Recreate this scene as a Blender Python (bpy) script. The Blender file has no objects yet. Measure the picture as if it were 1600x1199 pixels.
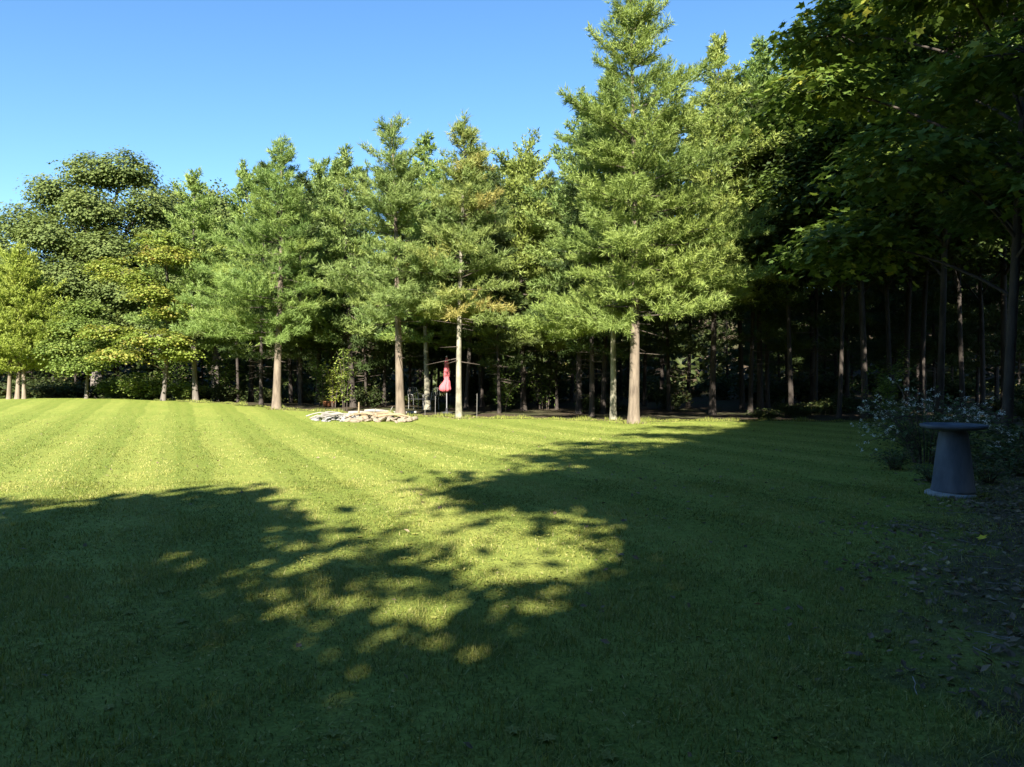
import bpy, math, random
import numpy as np
from mathutils import Vector

scene = bpy.context.scene
COL = scene.collection
R = math.radians
F = 1155.0            # focal length in photo pixels (photo is 1600 wide)
HY = 585.0            # horizon row in the photo
CAMZ = 1.6
SUN_EL, SUN_AZ = 34.0, 188.0      # azimuth clockwise from +Y (the view direction)

# ------------------------------------------------------------------ camera, sky, sun, exposure
cam = bpy.data.cameras.new('camera')
cam.lens = 26.0; cam.sensor_width = 36.0; cam.clip_end = 2000.0
cam_o = bpy.data.objects.new('camera', cam); COL.objects.link(cam_o)
cam_o.location = (0, 0, CAMZ); cam_o.rotation_euler = (R(90 - 0.72), 0, 0)
scene.camera = cam_o

world = bpy.data.worlds.new('World'); scene.world = world; world.use_nodes = True
wn = world.node_tree
sky = wn.nodes.new('ShaderNodeTexSky'); sky.sky_type = 'NISHITA'; sky.sun_disc = False
sky.sun_elevation = R(SUN_EL); sky.sun_rotation = R(SUN_AZ)
sky.air_density = 1.0; sky.dust_density = 0.1; sky.ozone_density = 4.0; sky.altitude = 0
hsv = wn.nodes.new('ShaderNodeHueSaturation'); hsv.inputs['Saturation'].default_value = 1.14; hsv.inputs['Value'].default_value = 0.92
wn.links.new(sky.outputs[0], hsv.inputs['Color']); wn.links.new(hsv.outputs[0], wn.nodes['Background'].inputs[0])
wn.nodes['Background'].inputs[1].default_value = 0.066

sl = bpy.data.lights.new('sun', 'SUN'); sl.energy = 5.0; sl.angle = R(0.53); sl.color = (1.0, 0.93, 0.80)
so = bpy.data.objects.new('sun', sl); COL.objects.link(so)
sd = Vector((math.sin(R(SUN_AZ)) * math.cos(R(SUN_EL)), math.cos(R(SUN_AZ)) * math.cos(R(SUN_EL)), math.sin(R(SUN_EL))))
so.rotation_euler = sd.to_track_quat('Z', 'Y').to_euler(); so.location = (0, 0, 40)

vs = scene.view_settings
vs.view_transform = 'Standard'; vs.look = 'None'; vs.gamma = 1.0; vs.use_curve_mapping = False
vs.exposure = 2.1
scene.cycles.use_denoising = True
try: scene.cycles.denoiser = 'OPENIMAGEDENOISE'
except Exception: pass
scene.cycles.max_bounces = 5; scene.cycles.diffuse_bounces = 3; scene.cycles.transmission_bounces = 4
scene.cycles.glossy_bounces = 2; scene.cycles.transparent_max_bounces = 4
scene.cycles.sample_clamp_indirect = 6.0
scene.cycles.caustics_reflective = False; scene.cycles.caustics_refractive = False

# ------------------------------------------------------------------ helpers
def link(o, parent=None):
    COL.objects.link(o)
    if parent is not None: o.parent = parent
    return o

def tag(o, label=None, cat=None, group=None, kind=None):
    if label: o['label'] = label
    if cat: o['category'] = cat
    if group: o['group'] = group
    if kind: o['kind'] = kind
    return o

def empty(name, loc, rz=0.0, label=None, cat=None, group=None):
    o = bpy.data.objects.new(name, None); o.location = loc; o.rotation_euler = (0, 0, rz); o.empty_display_size = 0.2
    link(o); return tag(o, label, cat, group)

def ss(a, b, x):
    t = np.clip((np.asarray(x, float) - a) / (b - a), 0, 1); return t * t * (3 - 2 * t)

def ground_z(x, y):
    x = np.asarray(x, float); y = np.asarray(y, float)
    hump = 0.42 * np.exp(-((x + 21) / 13) ** 2 - ((y - 35) / 9) ** 2)
    drop = -0.9 * ss(37, 50, y) * ss(-3, -12, x)
    soft = 0.05 * np.sin(x * 0.23 + 1.0) * np.sin(y * 0.19) * ss(6, 16, y)
    return hump + drop + soft + 11.0 * ss(64, 92, y)

def at(px, d, dz=0.0):
    x = (px - 800.0) / F * d
    return Vector((x, d, float(ground_z(x, d)) + dz))

def nrm(v):
    return v / np.maximum(np.linalg.norm(v, axis=-1, keepdims=True), 1e-9)

class Geo:
    """collects polygons of one size class (k corners) into one mesh, with a per-vertex 'var' value"""
    def __init__(s): s.V = []; s.A = []; s.P = []; s.n = 0
    def add(s, V, Fc, var=0.5):
        V = np.asarray(V, float).reshape(-1, 3); Fc = np.asarray(Fc, int)
        s.V.append(V); s.P.append(Fc + s.n)
        s.A.append(np.broadcast_to(np.asarray(var, float), (len(V),)).copy()); s.n += len(V)
    def tube(s, pts, rad, n=6, var=0.5, cap=True):
        pts = np.asarray(pts, float); k = len(pts); rad = np.broadcast_to(np.asarray(rad, float), (k,))
        t = nrm(np.gradient(pts, axis=0))
        ref = np.array([1.0, 0.13, 0]) if abs(pts[-1, 2] - pts[0, 2]) > 0.6 * np.linalg.norm(pts[-1] - pts[0]) else np.array([0, 0, 1.0])
        u = nrm(np.cross(ref[None], t)); w = np.cross(t, u)
        a = np.arange(n) * 2 * np.pi / n
        V = pts[:, None] + rad[:, None, None] * (np.cos(a)[None, :, None] * u[:, None] + np.sin(a)[None, :, None] * w[:, None])
        i, j = np.meshgrid(np.arange(k - 1), np.arange(n), indexing='ij'); j2 = (j + 1) % n
        q = np.stack([i * n + j, i * n + j2, (i + 1) * n + j2, (i + 1) * n + j], -1).reshape(-1, 4)
        s.add(V, q, var)
        if cap:
            for r, flip in ((0, True), (k - 1, False)):
                ring = V[r]; c = pts[r]
                VV = np.vstack([ring, c[None]]); f = np.array([[m, (m + 1) % n, n] for m in range(n)])
                s.add(VV, f[:, ::-1] if flip else f, var)
    def lathe(s, prof, n=24, center=(0, 0, 0), var=0.5):
        prof = np.asarray(prof, float); k = len(prof); a = np.arange(n) * 2 * np.pi / n
        V = np.stack([prof[:, 0:1] * np.cos(a), prof[:, 0:1] * np.sin(a), np.repeat(prof[:, 1:2], n, 1)], -1) + np.array(center)
        i, j = np.meshgrid(np.arange(k - 1), np.arange(n), indexing='ij'); j2 = (j + 1) % n
        s.add(V, np.stack([i * n + j, i * n + j2, (i + 1) * n + j2, (i + 1) * n + j], -1).reshape(-1, 4), var)
    def mesh(s, name, mat, smooth=True):
        me = bpy.data.meshes.new(name)
        V = np.concatenate(s.V).astype(np.float32)
        sizes = np.concatenate([np.full(len(p), p.shape[1]) for p in s.P]).astype(np.int32)
        loops = np.concatenate([p.ravel() for p in s.P]).astype(np.int32)
        starts = np.concatenate([[0], np.cumsum(sizes)[:-1]]).astype(np.int32)
        me.vertices.add(len(V)); me.vertices.foreach_set('co', V.ravel())
        me.loops.add(len(loops)); me.loops.foreach_set('vertex_index', loops)
        me.polygons.add(len(sizes)); me.polygons.foreach_set('loop_start', starts)
        me.polygons.foreach_set('use_smooth', np.full(len(sizes), bool(smooth)))
        at_ = me.attributes.new('var', 'FLOAT', 'POINT'); at_.data.foreach_set('value', np.concatenate(s.A).astype(np.float32))
        me.update(calc_edges=True); me.validate()
        if mat: me.materials.append(mat)
        return me
    def build(s, name, mat, parent=None, smooth=True):
        return link(bpy.data.objects.new(name, s.mesh(name, mat, smooth)), parent)

def copy_tree(o, loc, rz, scale, label=None, group=None):
    c = o.copy(); COL.objects.link(c); c.location = loc; c.rotation_euler = (0, 0, rz); c.scale = scale
    if label: c['label'] = label
    if group: c['group'] = group
    for ch in list(o.children):
        d = ch.copy(); COL.objects.link(d); d.parent = c
        for g in list(ch.children):
            e = g.copy(); COL.objects.link(e); e.parent = d
    return c

# ------------------------------------------------------------------ materials
def mat_new(name):
    m = bpy.data.materials.new(name); m.use_nodes = True; nt = m.node_tree
    for n in list(nt.nodes):
        if n.type != 'OUTPUT_MATERIAL': nt.nodes.remove(n)
    return m, nt, nt.nodes['Material Output']

def N(nt, t, **kw):
    n = nt.nodes.new(t)
    for k, v in kw.items(): setattr(n, k, v)
    return n

def ramp(nt, stops, fac):
    r = N(nt, 'ShaderNodeValToRGB'); e = r.color_ramp.elements
    while len(e) < len(stops): e.new(0.5)
    for i, (p, c) in enumerate(stops): e[i].position = p; e[i].color = (*c, 1)
    nt.links.new(fac, r.inputs[0]); return r.outputs[0]

def noise(nt, scale, detail=4, rough=0.55, vec=None, stretch=None):
    n = N(nt, 'ShaderNodeTexNoise'); n.inputs['Scale'].default_value = scale; n.inputs['Detail'].default_value = detail; n.inputs['Roughness'].default_value = rough
    if vec is None: vec = N(nt, 'ShaderNodeTexCoord').outputs['Object']
    if stretch:
        mp = N(nt, 'ShaderNodeMapping'); mp.inputs['Scale'].default_value = stretch; nt.links.new(vec, mp.inputs[0]); vec = mp.outputs[0]
    nt.links.new(vec, n.inputs['Vector']); return n.outputs['Fac']

def math_n(nt, op, a, b=None, c=None, clamp=False):
    n = N(nt, 'ShaderNodeMath', operation=op); n.use_clamp = clamp
    for i, v in enumerate((a, b, c)):
        if v is None: continue
        if isinstance(v, (int, float)): n.inputs[i].default_value = v
        else: nt.links.new(v, n.inputs[i])
    return n.outputs[0]

def mixc(nt, fac, a, b, mode='MIX'):
    n = N(nt, 'ShaderNodeMix', data_type='RGBA', blend_type=mode)
    for s, v in ((n.inputs[0], fac), (n.inputs[6], a), (n.inputs[7], b)):
        if isinstance(v, (int, float)): s.default_value = v
        elif isinstance(v, tuple): s.default_value = (*v, 1)
        else: nt.links.new(v, s)
    return n.outputs[2]

def leaf_mat(name, stops, trans=0.35, rough=0.55, spec=0.25, hue=0.012):
    m, nt, out = mat_new(name)
    a = N(nt, 'ShaderNodeAttribute', attribute_name='var')
    col = ramp(nt, stops, a.outputs['Fac'])
    oi = N(nt, 'ShaderNodeObjectInfo'); hs = N(nt, 'ShaderNodeHueSaturation')
    nt.links.new(math_n(nt, 'MULTIPLY_ADD', oi.outputs['Random'], hue, 0.5 - hue / 2), hs.inputs['Hue'])
    nt.links.new(col, hs.inputs['Color'])
    p = N(nt, 'ShaderNodeBsdfPrincipled'); p.inputs['Roughness'].default_value = rough; p.inputs['Specular IOR Level'].default_value = spec
    nt.links.new(hs.outputs[0], p.inputs['Base Color'])
    t = N(nt, 'ShaderNodeBsdfTranslucent'); nt.links.new(mixc(nt, 0.5, hs.outputs[0], (0.9, 1.0, 0.35), 'MULTIPLY'), t.inputs[0])
    mx = N(nt, 'ShaderNodeMixShader'); mx.inputs[0].default_value = trans
    nt.links.new(p.outputs[0], mx.inputs[1]); nt.links.new(t.outputs[0], mx.inputs[2]); nt.links.new(mx.outputs[0], out.inputs[0])
    return m

def bark_mat(name, dark, light, scale=5.0, stretch=(1, 1, 0.18), bump=0.6):
    m, nt, out = mat_new(name)
    n1 = noise(nt, scale * 2.2, 6, 0.65, stretch=stretch); n2 = noise(nt, 1.3, 3, 0.5)
    f = math_n(nt, 'MULTIPLY_ADD', n2, 0.45, math_n(nt, 'MULTIPLY', n1, 0.6))
    col = ramp(nt, [(0.32, dark), (0.62, light)], f)
    p = N(nt, 'ShaderNodeBsdfPrincipled'); p.inputs['Roughness'].default_value = 0.9; p.inputs['Specular IOR Level'].default_value = 0.15
    nt.links.new(col, p.inputs['Base Color'])
    b = N(nt, 'ShaderNodeBump'); b.inputs['Strength'].default_value = bump; b.inputs['Distance'].default_value = 0.03
    nt.links.new(n1, b.inputs['Height']); nt.links.new(b.outputs[0], p.inputs['Normal']); nt.links.new(p.outputs[0], out.inputs[0])
    return m

def plain_mat(name, c, rough=0.7, var=0.25, scale=14, metal=0.0, bump=0.2, spec=0.3):
    m, nt, out = mat_new(name)
    n = noise(nt, scale, 5, 0.6)
    col = ramp(nt, [(0.25, tuple(x * (1 - var) for x in c)), (0.75, tuple(min(1, x * (1 + var)) for x in c))], n)
    p = N(nt, 'ShaderNodeBsdfPrincipled'); p.inputs['Roughness'].default_value = rough; p.inputs['Metallic'].default_value = metal
    p.inputs['Specular IOR Level'].default_value = spec
    nt.links.new(col, p.inputs['Base Color'])
    b = N(nt, 'ShaderNodeBump'); b.inputs['Strength'].default_value = bump; b.inputs['Distance'].default_value = 0.01
    nt.links.new(n, b.inputs['Height']); nt.links.new(b.outputs[0], p.inputs['Normal']); nt.links.new(p.outputs[0], out.inputs[0])
    return m

M = {}
M['pine'] = leaf_mat('pine_needles', [(0.0, (0.115, 0.185, 0.05)), (0.5, (0.19, 0.27, 0.07)), (1.0, (0.28, 0.345, 0.085))], 0.4)
M['pine_warm'] = leaf_mat('pine_needles_warm', [(0.0, (0.13, 0.19, 0.05)), (0.5, (0.215, 0.275, 0.068)), (1.0, (0.305, 0.355, 0.085))], 0.4)
M['pine_blue'] = leaf_mat('pine_needles_blue', [(0.0, (0.115, 0.18, 0.055)), (0.5, (0.185, 0.25, 0.073)), (1.0, (0.265, 0.325, 0.09))], 0.4)
M['pine_gold'] = leaf_mat('pine_needles_golden', [(0.0, (0.135, 0.195, 0.06)), (0.6, (0.22, 0.27, 0.075)), (0.85, (0.30, 0.31, 0.085)), (1.0, (0.33, 0.285, 0.09))], 0.4)
M['oak'] = leaf_mat('oak_leaves', [(0.0, (0.095, 0.13, 0.042)), (0.6, (0.135, 0.175, 0.052)), (1.0, (0.19, 0.22, 0.066))], 0.4, 0.7, 0.15)
M['maple'] = leaf_mat('maple_leaves', [(0.0, (0.055, 0.095, 0.022)), (0.6, (0.105, 0.16, 0.032)), (0.9, (0.18, 0.22, 0.042)), (1.0, (0.32, 0.29, 0.04))], 0.4, 0.45)
M['turning'] = leaf_mat('turning_leaves', [(0.0, (0.14, 0.185, 0.035)), (0.45, (0.205, 0.255, 0.045)), (0.8, (0.27, 0.25, 0.05)), (1.0, (0.24, 0.15, 0.07))], 0.4)
M['cedar'] = leaf_mat('cedar_sprays', [(0.0, (0.21, 0.26, 0.045)), (0.5, (0.27, 0.315, 0.055)), (1.0, (0.33, 0.355, 0.065))], 0.4)
M['shrub'] = leaf_mat('shrub_leaves', [(0.0, (0.08, 0.13, 0.03)), (0.6, (0.15, 0.21, 0.045)), (1.0, (0.24, 0.28, 0.06))], 0.4)
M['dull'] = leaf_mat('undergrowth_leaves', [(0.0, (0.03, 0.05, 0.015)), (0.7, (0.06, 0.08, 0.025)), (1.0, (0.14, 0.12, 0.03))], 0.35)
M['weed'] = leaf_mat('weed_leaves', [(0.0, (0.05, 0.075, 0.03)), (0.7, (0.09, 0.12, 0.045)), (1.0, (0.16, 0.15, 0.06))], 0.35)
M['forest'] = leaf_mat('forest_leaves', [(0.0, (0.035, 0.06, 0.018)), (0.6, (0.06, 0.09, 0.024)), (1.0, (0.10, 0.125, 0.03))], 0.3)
M['flower'] = leaf_mat('white_petals', [(0.0, (0.45, 0.46, 0.42)), (1.0, (0.75, 0.75, 0.72))], 0.3, hue=0.0)
M['grass'] = leaf_mat('grass_blades', [(0.0, (0.05, 0.070, 0.014)), (0.5, (0.172, 0.195, 0.038)), (0.9, (0.31, 0.31, 0.085)), (1.0, (0.36, 0.33, 0.15))], 0.35, 0.6, 0.2, hue=0.0)
M['litter'] = leaf_mat('fallen_leaves', [(0.0, (0.06, 0.045, 0.03)), (0.6, (0.14, 0.105, 0.065)), (0.93, (0.25, 0.2, 0.13)), (1.0, (0.4, 0.32, 0.06))], 0.1, hue=0.0)
M['bark'] = bark_mat('pine_bark', (0.06, 0.047, 0.037), (0.18, 0.145, 0.11))
M['bark_grey'] = bark_mat('grey_bark', (0.05, 0.045, 0.038), (0.16, 0.14, 0.12))
M['bark_dark'] = bark_mat('shaded_forest_bark', (0.018, 0.015, 0.013), (0.06, 0.05, 0.043))  # near-black: the colour supplies shade that the canopy does not cast
M['bark_cedar'] = bark_mat('cedar_bark', (0.09, 0.07, 0.05), (0.22, 0.18, 0.14), stretch=(1, 1, 0.08))
M['bark_mossy'] = bark_mat('mottled_bark', (0.04, 0.04, 0.028), (0.27, 0.25, 0.19), scale=2.2, stretch=(1, 1, 0.6))
M['twig'] = bark_mat('twig_bark', (0.04, 0.032, 0.026), (0.11, 0.09, 0.075))
M['driftwood'] = bark_mat('weathered_wood', (0.10, 0.09, 0.08), (0.27, 0.255, 0.23), stretch=(0.2, 1, 1))
M['tanwood'] = bark_mat('tan_wood', (0.10, 0.072, 0.042), (0.25, 0.195, 0.12), stretch=(0.2, 1, 1))
M['stone_pale'] = plain_mat('pale_stone', (0.20, 0.195, 0.185), 0.85, 0.5, 6, bump=0.5)
M['stone_tan'] = plain_mat('tan_stone', (0.20, 0.165, 0.12), 0.85, 0.5, 6, bump=0.5)
M['bath'] = bark_mat('weathered_slate_glaze', (0.038, 0.048, 0.062), (0.11, 0.128, 0.152), scale=2.0, stretch=(1, 1, 0.35), bump=0.12)
M['bath_base'] = plain_mat('pale_concrete', (0.22, 0.235, 0.235), 0.85, 0.3, 12, bump=0.4)
M['water'] = plain_mat('still_water', (0.02, 0.03, 0.035), 0.05, 0.1, 2, bump=0.0, spec=0.5)
M['red'] = plain_mat('red_canvas', (0.44, 0.105, 0.12), 0.8, 0.15, 20, bump=0.2)
M['pole'] = plain_mat('grey_metal', (0.28, 0.28, 0.29), 0.45, 0.15, 20, metal=0.6, bump=0.05)
M['white_metal'] = plain_mat('white_painted_metal', (0.24, 0.235, 0.22), 0.5, 0.15, 20, bump=0.05)
M['dark_metal'] = plain_mat('dark_metal', (0.05, 0.05, 0.055), 0.5, 0.2, 20, metal=0.4, bump=0.05)
M['terracotta'] = plain_mat('terracotta', (0.45, 0.19, 0.09), 0.8, 0.2, 20, bump=0.2)
M['soil'] = plain_mat('soil', (0.05, 0.038, 0.028), 0.95, 0.4, 30, bump=0.6)

def lawn_material():
    m, nt, out = mat_new('mown_lawn')
    tc = N(nt, 'ShaderNodeTexCoord').outputs['Object']
    sep = N(nt, 'ShaderNodeSeparateXYZ'); nt.links.new(tc, sep.inputs[0])
    # mowing stripes: grass laid alternately away from and towards the viewer
    th = R(24.5)
    wob = noise(nt, 0.35, 2, 0.5, tc)
    u = math_n(nt, 'ADD', math_n(nt, 'MULTIPLY', sep.outputs[0], math.cos(th)), math_n(nt, 'MULTIPLY', sep.outputs[1], math.sin(th)))
    u = math_n(nt, 'ADD', u, math_n(nt, 'MULTIPLY', wob, 0.5))
    s = math_n(nt, 'SINE', math_n(nt, 'MULTIPLY', u, math.pi / 0.82))
    ln_ = math_n(nt, 'SUBTRACT', 1.0, math_n(nt, 'MULTIPLY', math_n(nt, 'ABSOLUTE', s), 5.0), clamp=True)
    s = math_n(nt, 'MULTIPLY_ADD', s, 3.5, 0.5, clamp=True)
    s2 = math_n(nt, 'SINE', math_n(nt, 'MULTIPLY', u, 2 * math.pi / 0.41)); s2 = math_n(nt, 'MULTIPLY_ADD', s2, 0.5, 0.5)
    big = noise(nt, 0.22, 4, 0.6, tc); mid = noise(nt, 2.1, 4, 0.6, tc, (1, 0.6, 1)); fine = noise(nt, 38, 4, 0.7, tc); mot = noise(nt, 9, 3, 0.6, tc)
    amp = math_n(nt, 'MULTIPLY_ADD', big, 1.6, -0.2, clamp=True)
    base = ramp(nt, [(0.25, (0.135, 0.188, 0.034)), (0.5, (0.19, 0.23, 0.046)), (0.75, (0.245, 0.262, 0.062))], math_n(nt, 'MULTIPLY_ADD', mid, 0.45, math_n(nt, 'MULTIPLY', big, 0.55)))
    c = mixc(nt, math_n(nt, 'MULTIPLY', math_n(nt, 'MULTIPLY', s, amp), 0.8), base, (0.115, 0.16, 0.026))
    c = mixc(nt, math_n(nt, 'MULTIPLY', math_n(nt, 'MULTIPLY', ln_, amp), 0.5), c, (0.10, 0.14, 0.026))
    c = mixc(nt, math_n(nt, 'MULTIPLY', math_n(nt, 'MULTIPLY', s2, amp), 0.2), c, (0.31, 0.30, 0.075))
    g = ramp(nt, [(0.3, (0.45, 0.5, 0.4)), (0.5, (0.95, 0.95, 0.95)), (0.72, (1.35, 1.3, 1.3))], math_n(nt, 'MULTIPLY_ADD', fine, 0.6, math_n(nt, 'MULTIPLY', mot, 0.4)))
    c = mixc(nt, 1.0, c, g, 'MULTIPLY')
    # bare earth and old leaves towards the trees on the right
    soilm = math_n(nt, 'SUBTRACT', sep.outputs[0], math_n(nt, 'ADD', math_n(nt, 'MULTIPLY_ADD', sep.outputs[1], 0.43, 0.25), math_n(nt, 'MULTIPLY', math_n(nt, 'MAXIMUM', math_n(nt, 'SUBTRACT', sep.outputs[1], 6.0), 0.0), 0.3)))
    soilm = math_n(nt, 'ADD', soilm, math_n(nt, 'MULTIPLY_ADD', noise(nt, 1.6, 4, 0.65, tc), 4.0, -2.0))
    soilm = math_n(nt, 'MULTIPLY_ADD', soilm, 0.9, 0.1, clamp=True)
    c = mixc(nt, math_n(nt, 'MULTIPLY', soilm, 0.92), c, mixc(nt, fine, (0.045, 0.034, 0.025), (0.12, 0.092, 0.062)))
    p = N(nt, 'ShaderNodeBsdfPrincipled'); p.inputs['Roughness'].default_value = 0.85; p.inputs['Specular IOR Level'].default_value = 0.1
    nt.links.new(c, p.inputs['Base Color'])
    b = N(nt, 'ShaderNodeBump'); b.inputs['Strength'].default_value = 0.7; b.inputs['Distance'].default_value = 0.04
    nt.links.new(math_n(nt, 'ADD', fine, mot), b.inputs['Height']); nt.links.new(b.outputs[0], p.inputs['Normal'])
    nt.links.new(p.outputs[0], out.inputs[0]); return m
M['lawn'] = lawn_material()

def floor_material():
    m, nt, out = mat_new('leaf_litter_floor')
    tc = N(nt, 'ShaderNodeTexCoord').outputs['Object']
    a = noise(nt, 6, 5, 0.7, tc); b_ = noise(nt, 0.3, 3, 0.5, tc)
    c = ramp(nt, [(0.3, (0.025, 0.020, 0.014)), (0.55, (0.06, 0.045, 0.03)), (0.75, (0.12, 0.09, 0.055))], a)
    c = mixc(nt, ramp(nt, [(0.45, (0, 0, 0)), (0.65, (0.6, 0.6, 0.6))], b_), c, (0.04, 0.055, 0.018))
    p = N(nt, 'ShaderNodeBsdfPrincipled'); p.inputs['Roughness'].default_value = 0.95; p.inputs['Specular IOR Level'].default_value = 0.1
    nt.links.new(c, p.inputs['Base Color'])
    b = N(nt, 'ShaderNodeBump'); b.inputs['Strength'].default_value = 0.8; b.inputs['Distance'].default_value = 0.06
    nt.links.new(a, b.inputs['Height']); nt.links.new(b.outputs[0], p.inputs['Normal']); nt.links.new(p.outputs[0], out.inputs[0]); return m
M['floor'] = floor_material()

# ------------------------------------------------------------------ ground
EX = np.array([-70, -45, -27, -19, -13, -9, -6, -2, 1.5, 4, 8, 12, 16, 60])
EY = np.array([36, 36.5, 37, 36.2, 34, 30.5, 29, 27.8, 27.2, 26.2, 26.0, 24.6, 23, 20.0])
def edge_y(x):
    return np.interp(x, EX, EY) + 0.18 * np.sin(np.asarray(x) * 2.3) + 0.12 * np.sin(np.asarray(x) * 5.1 + 1)

def grid_mesh(name, X, Y, Z, mat):
    g = Geo(); ny, nx = X.shape
    V = np.stack([X, Y, Z], -1).reshape(-1, 3)
    i, j = np.meshgrid(np.arange(ny - 1), np.arange(nx - 1), indexing='ij')
    g.add(V, np.stack([i * nx + j, i * nx + j + 1, (i + 1) * nx + j + 1, (i + 1) * nx + j], -1).reshape(-1, 4))
    return g.build(name, mat)

xs = np.concatenate([np.linspace(-900, -60, 12)[:-1], np.linspace(-60, 60, 121), np.linspace(60, 900, 12)[1:]])
ys = np.concatenate([np.linspace(-900, -40, 10)[:-1], np.linspace(-40, 90, 131), np.linspace(90, 900, 12)[1:]])
X, Y = np.meshgrid(xs, ys)
tag(grid_mesh('forest_floor', X, Y, ground_z(X, Y) - 0.05, M['floor']), kind='structure')

lx = np.concatenate([np.arange(-60, -20, 0.8), np.arange(-20, 16, 0.25), np.arange(16, 44, 1.0)])
tt = np.linspace(0, 1, 100)
X, T = np.meshgrid(lx, tt); Y = -34 + T * (edge_y(X) + 34)
Z = ground_z(X, Y) + 0.006 - 0.06 * (T > 0.9999)
tag(grid_mesh('lawn', X, Y, Z, M['lawn']), 'mown grass lawn with pale and dark mowing stripes', None, None, 'structure')

LEAF_SIMPLE = np.array([[0, 0, 0], [0.30, 0.45, 0.05], [0, 1.0, -0.06], [-0.30, 0.45, 0.05]])
LEAF_WIDE = LEAF_SIMPLE * np.array([1.55, 1, 1])
_h = [[0.0, 0.0], [0.46, 0.0], [0.34, 0.24], [0.60, 0.54], [0.24, 0.58], [0.0, 1.08]]
LEAF_MAPLE = np.array([[x, y, 0.10 * abs(x) - 0.05 * y * y] for x, y in _h] + [[-x, y, 0.10 * abs(x) - 0.05 * y * y] for x, y in _h[-2:0:-1]])

def leaves(rng, pos, size, var, shape=LEAF_SIMPLE, tilt=0.55, outward=None):
    n = len(pos); k = len(shape)
    az = rng.uniform(0, 2 * np.pi, n); nz = np.stack([rng.normal(0, tilt, n), rng.normal(0, tilt, n), np.ones(n)], -1)
    if outward is not None: nz = nz + outward
    nz = nrm(nz)
    d = np.stack([np.cos(az), np.sin(az), -0.25 * np.ones(n)], -1); d = nrm(d - nz * (d * nz).sum(-1, keepdims=True)); s = np.cross(d, nz)
    sz = size * rng.uniform(0.65, 1.25, n)
    V = pos[:, None] + sz[:, None, None] * (shape[None, :, 0:1] * s[:, None] + shape[None, :, 1:2] * d[:, None] + shape[None, :, 2:3] * nz[:, None])
    return V.reshape(-1, 3), np.arange(n * k).reshape(n, k), np.repeat(np.clip(var, 0, 1), k)

# grass blades: dense near the viewer, coarser further out
def soil_cover(x, y):
    return x - (0.43 * y + 0.25 + 0.3 * np.maximum(0, y - 6)) + 1.1 * np.sin(x * 2.1 + y * 1.3) * np.sin(y * 1.7 - x * 0.6)

def grass_patch(rng, y0, y1, dens, h0, h1, w, tilt=0.6, clf=0.3):
    n = int(dens * 1.5 * (y1 ** 2 - y0 ** 2) * 0.5 * 1.02)
    y = np.sqrt(rng.uniform(y0 ** 2, y1 ** 2, n)); x = rng.uniform(-0.75, 0.75, n) * y
    cl = np.sin(x * 3.1 + np.sin(y * 2.3)) * np.sin(y * 2.7 + np.sin(x * 1.9)) + 0.6 * np.sin(x * 9 + 2 + np.sin(y * 5)) * np.sin(y * 8 + np.sin(x * 6)) + 0.5 * np.sin(x * 23 + 3 * np.sin(y * 7)) * np.sin(y * 19 + 2 * np.sin(x * 11))
    keep = (y < edge_y(x) - 0.1) & (rng.random(n) < 0.8 + 0.25 * cl) & (rng.random(n) < 1 - 0.85 * ss(14, 26, y)) & (rng.random(n) < np.clip(0.8 - 0.45 * soil_cover(x, y), 0.3, 1))
    x, y, cl = x[keep], y[keep], cl[keep]; n = len(x)
    h = rng.uniform(h0, h1, n) * (1 + clf * cl) * np.where(rng.random(n) < 0.05, 1.7, 1.0); ww = w * rng.uniform(0.7, 1.4, n)
    az = rng.uniform(0, 2 * np.pi, n); lean = rng.uniform(0.1, tilt + 0.35, n)
    d = np.stack([np.cos(az) * np.sin(lean), np.sin(az) * np.sin(lean), np.cos(lean)], -1)
    u = x * math.cos(R(24.5)) + y * math.sin(R(24.5)) + 0.12 * np.sin(x * 0.7 + y * 0.3)
    stripe = np.tanh(4.0 * np.sin(u * math.pi / 0.82)) * ss(5, 9, y)
    d[:, 0] += -0.41 * stripe * -0.55; d[:, 1] += 0.91 * stripe * -0.55; d = nrm(d)
    a2 = az + rng.uniform(1.0, 2.1, n)
    s = np.stack([np.cos(a2), np.sin(a2), np.zeros(n)], -1)
    b = np.stack([x, y, ground_z(x, y) + 0.004], -1)
    V = np.empty((n, 4, 3)); V[:, 0] = b - s * ww[:, None]; V[:, 1] = b + s * ww[:, None]
    V[:, 2] = b + d * h[:, None] + s * ww[:, None] * 0.25; V[:, 3] = b + d * h[:, None] * 0.98 - s * ww[:, None] * 0.25
    V[:, 2:, :2] += (d[:, None, :2] * h[:, None, None] * 0.25)
    var = np.clip(rng.normal(0.5, 0.26, n) + 0.2 * cl - 0.2 * stripe, 0, 0.93); var[rng.random(n) < 0.025] = 1.0
    return V.reshape(-1, 3), np.arange(4 * n).reshape(-1, 4), np.repeat(var, 4)

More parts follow.
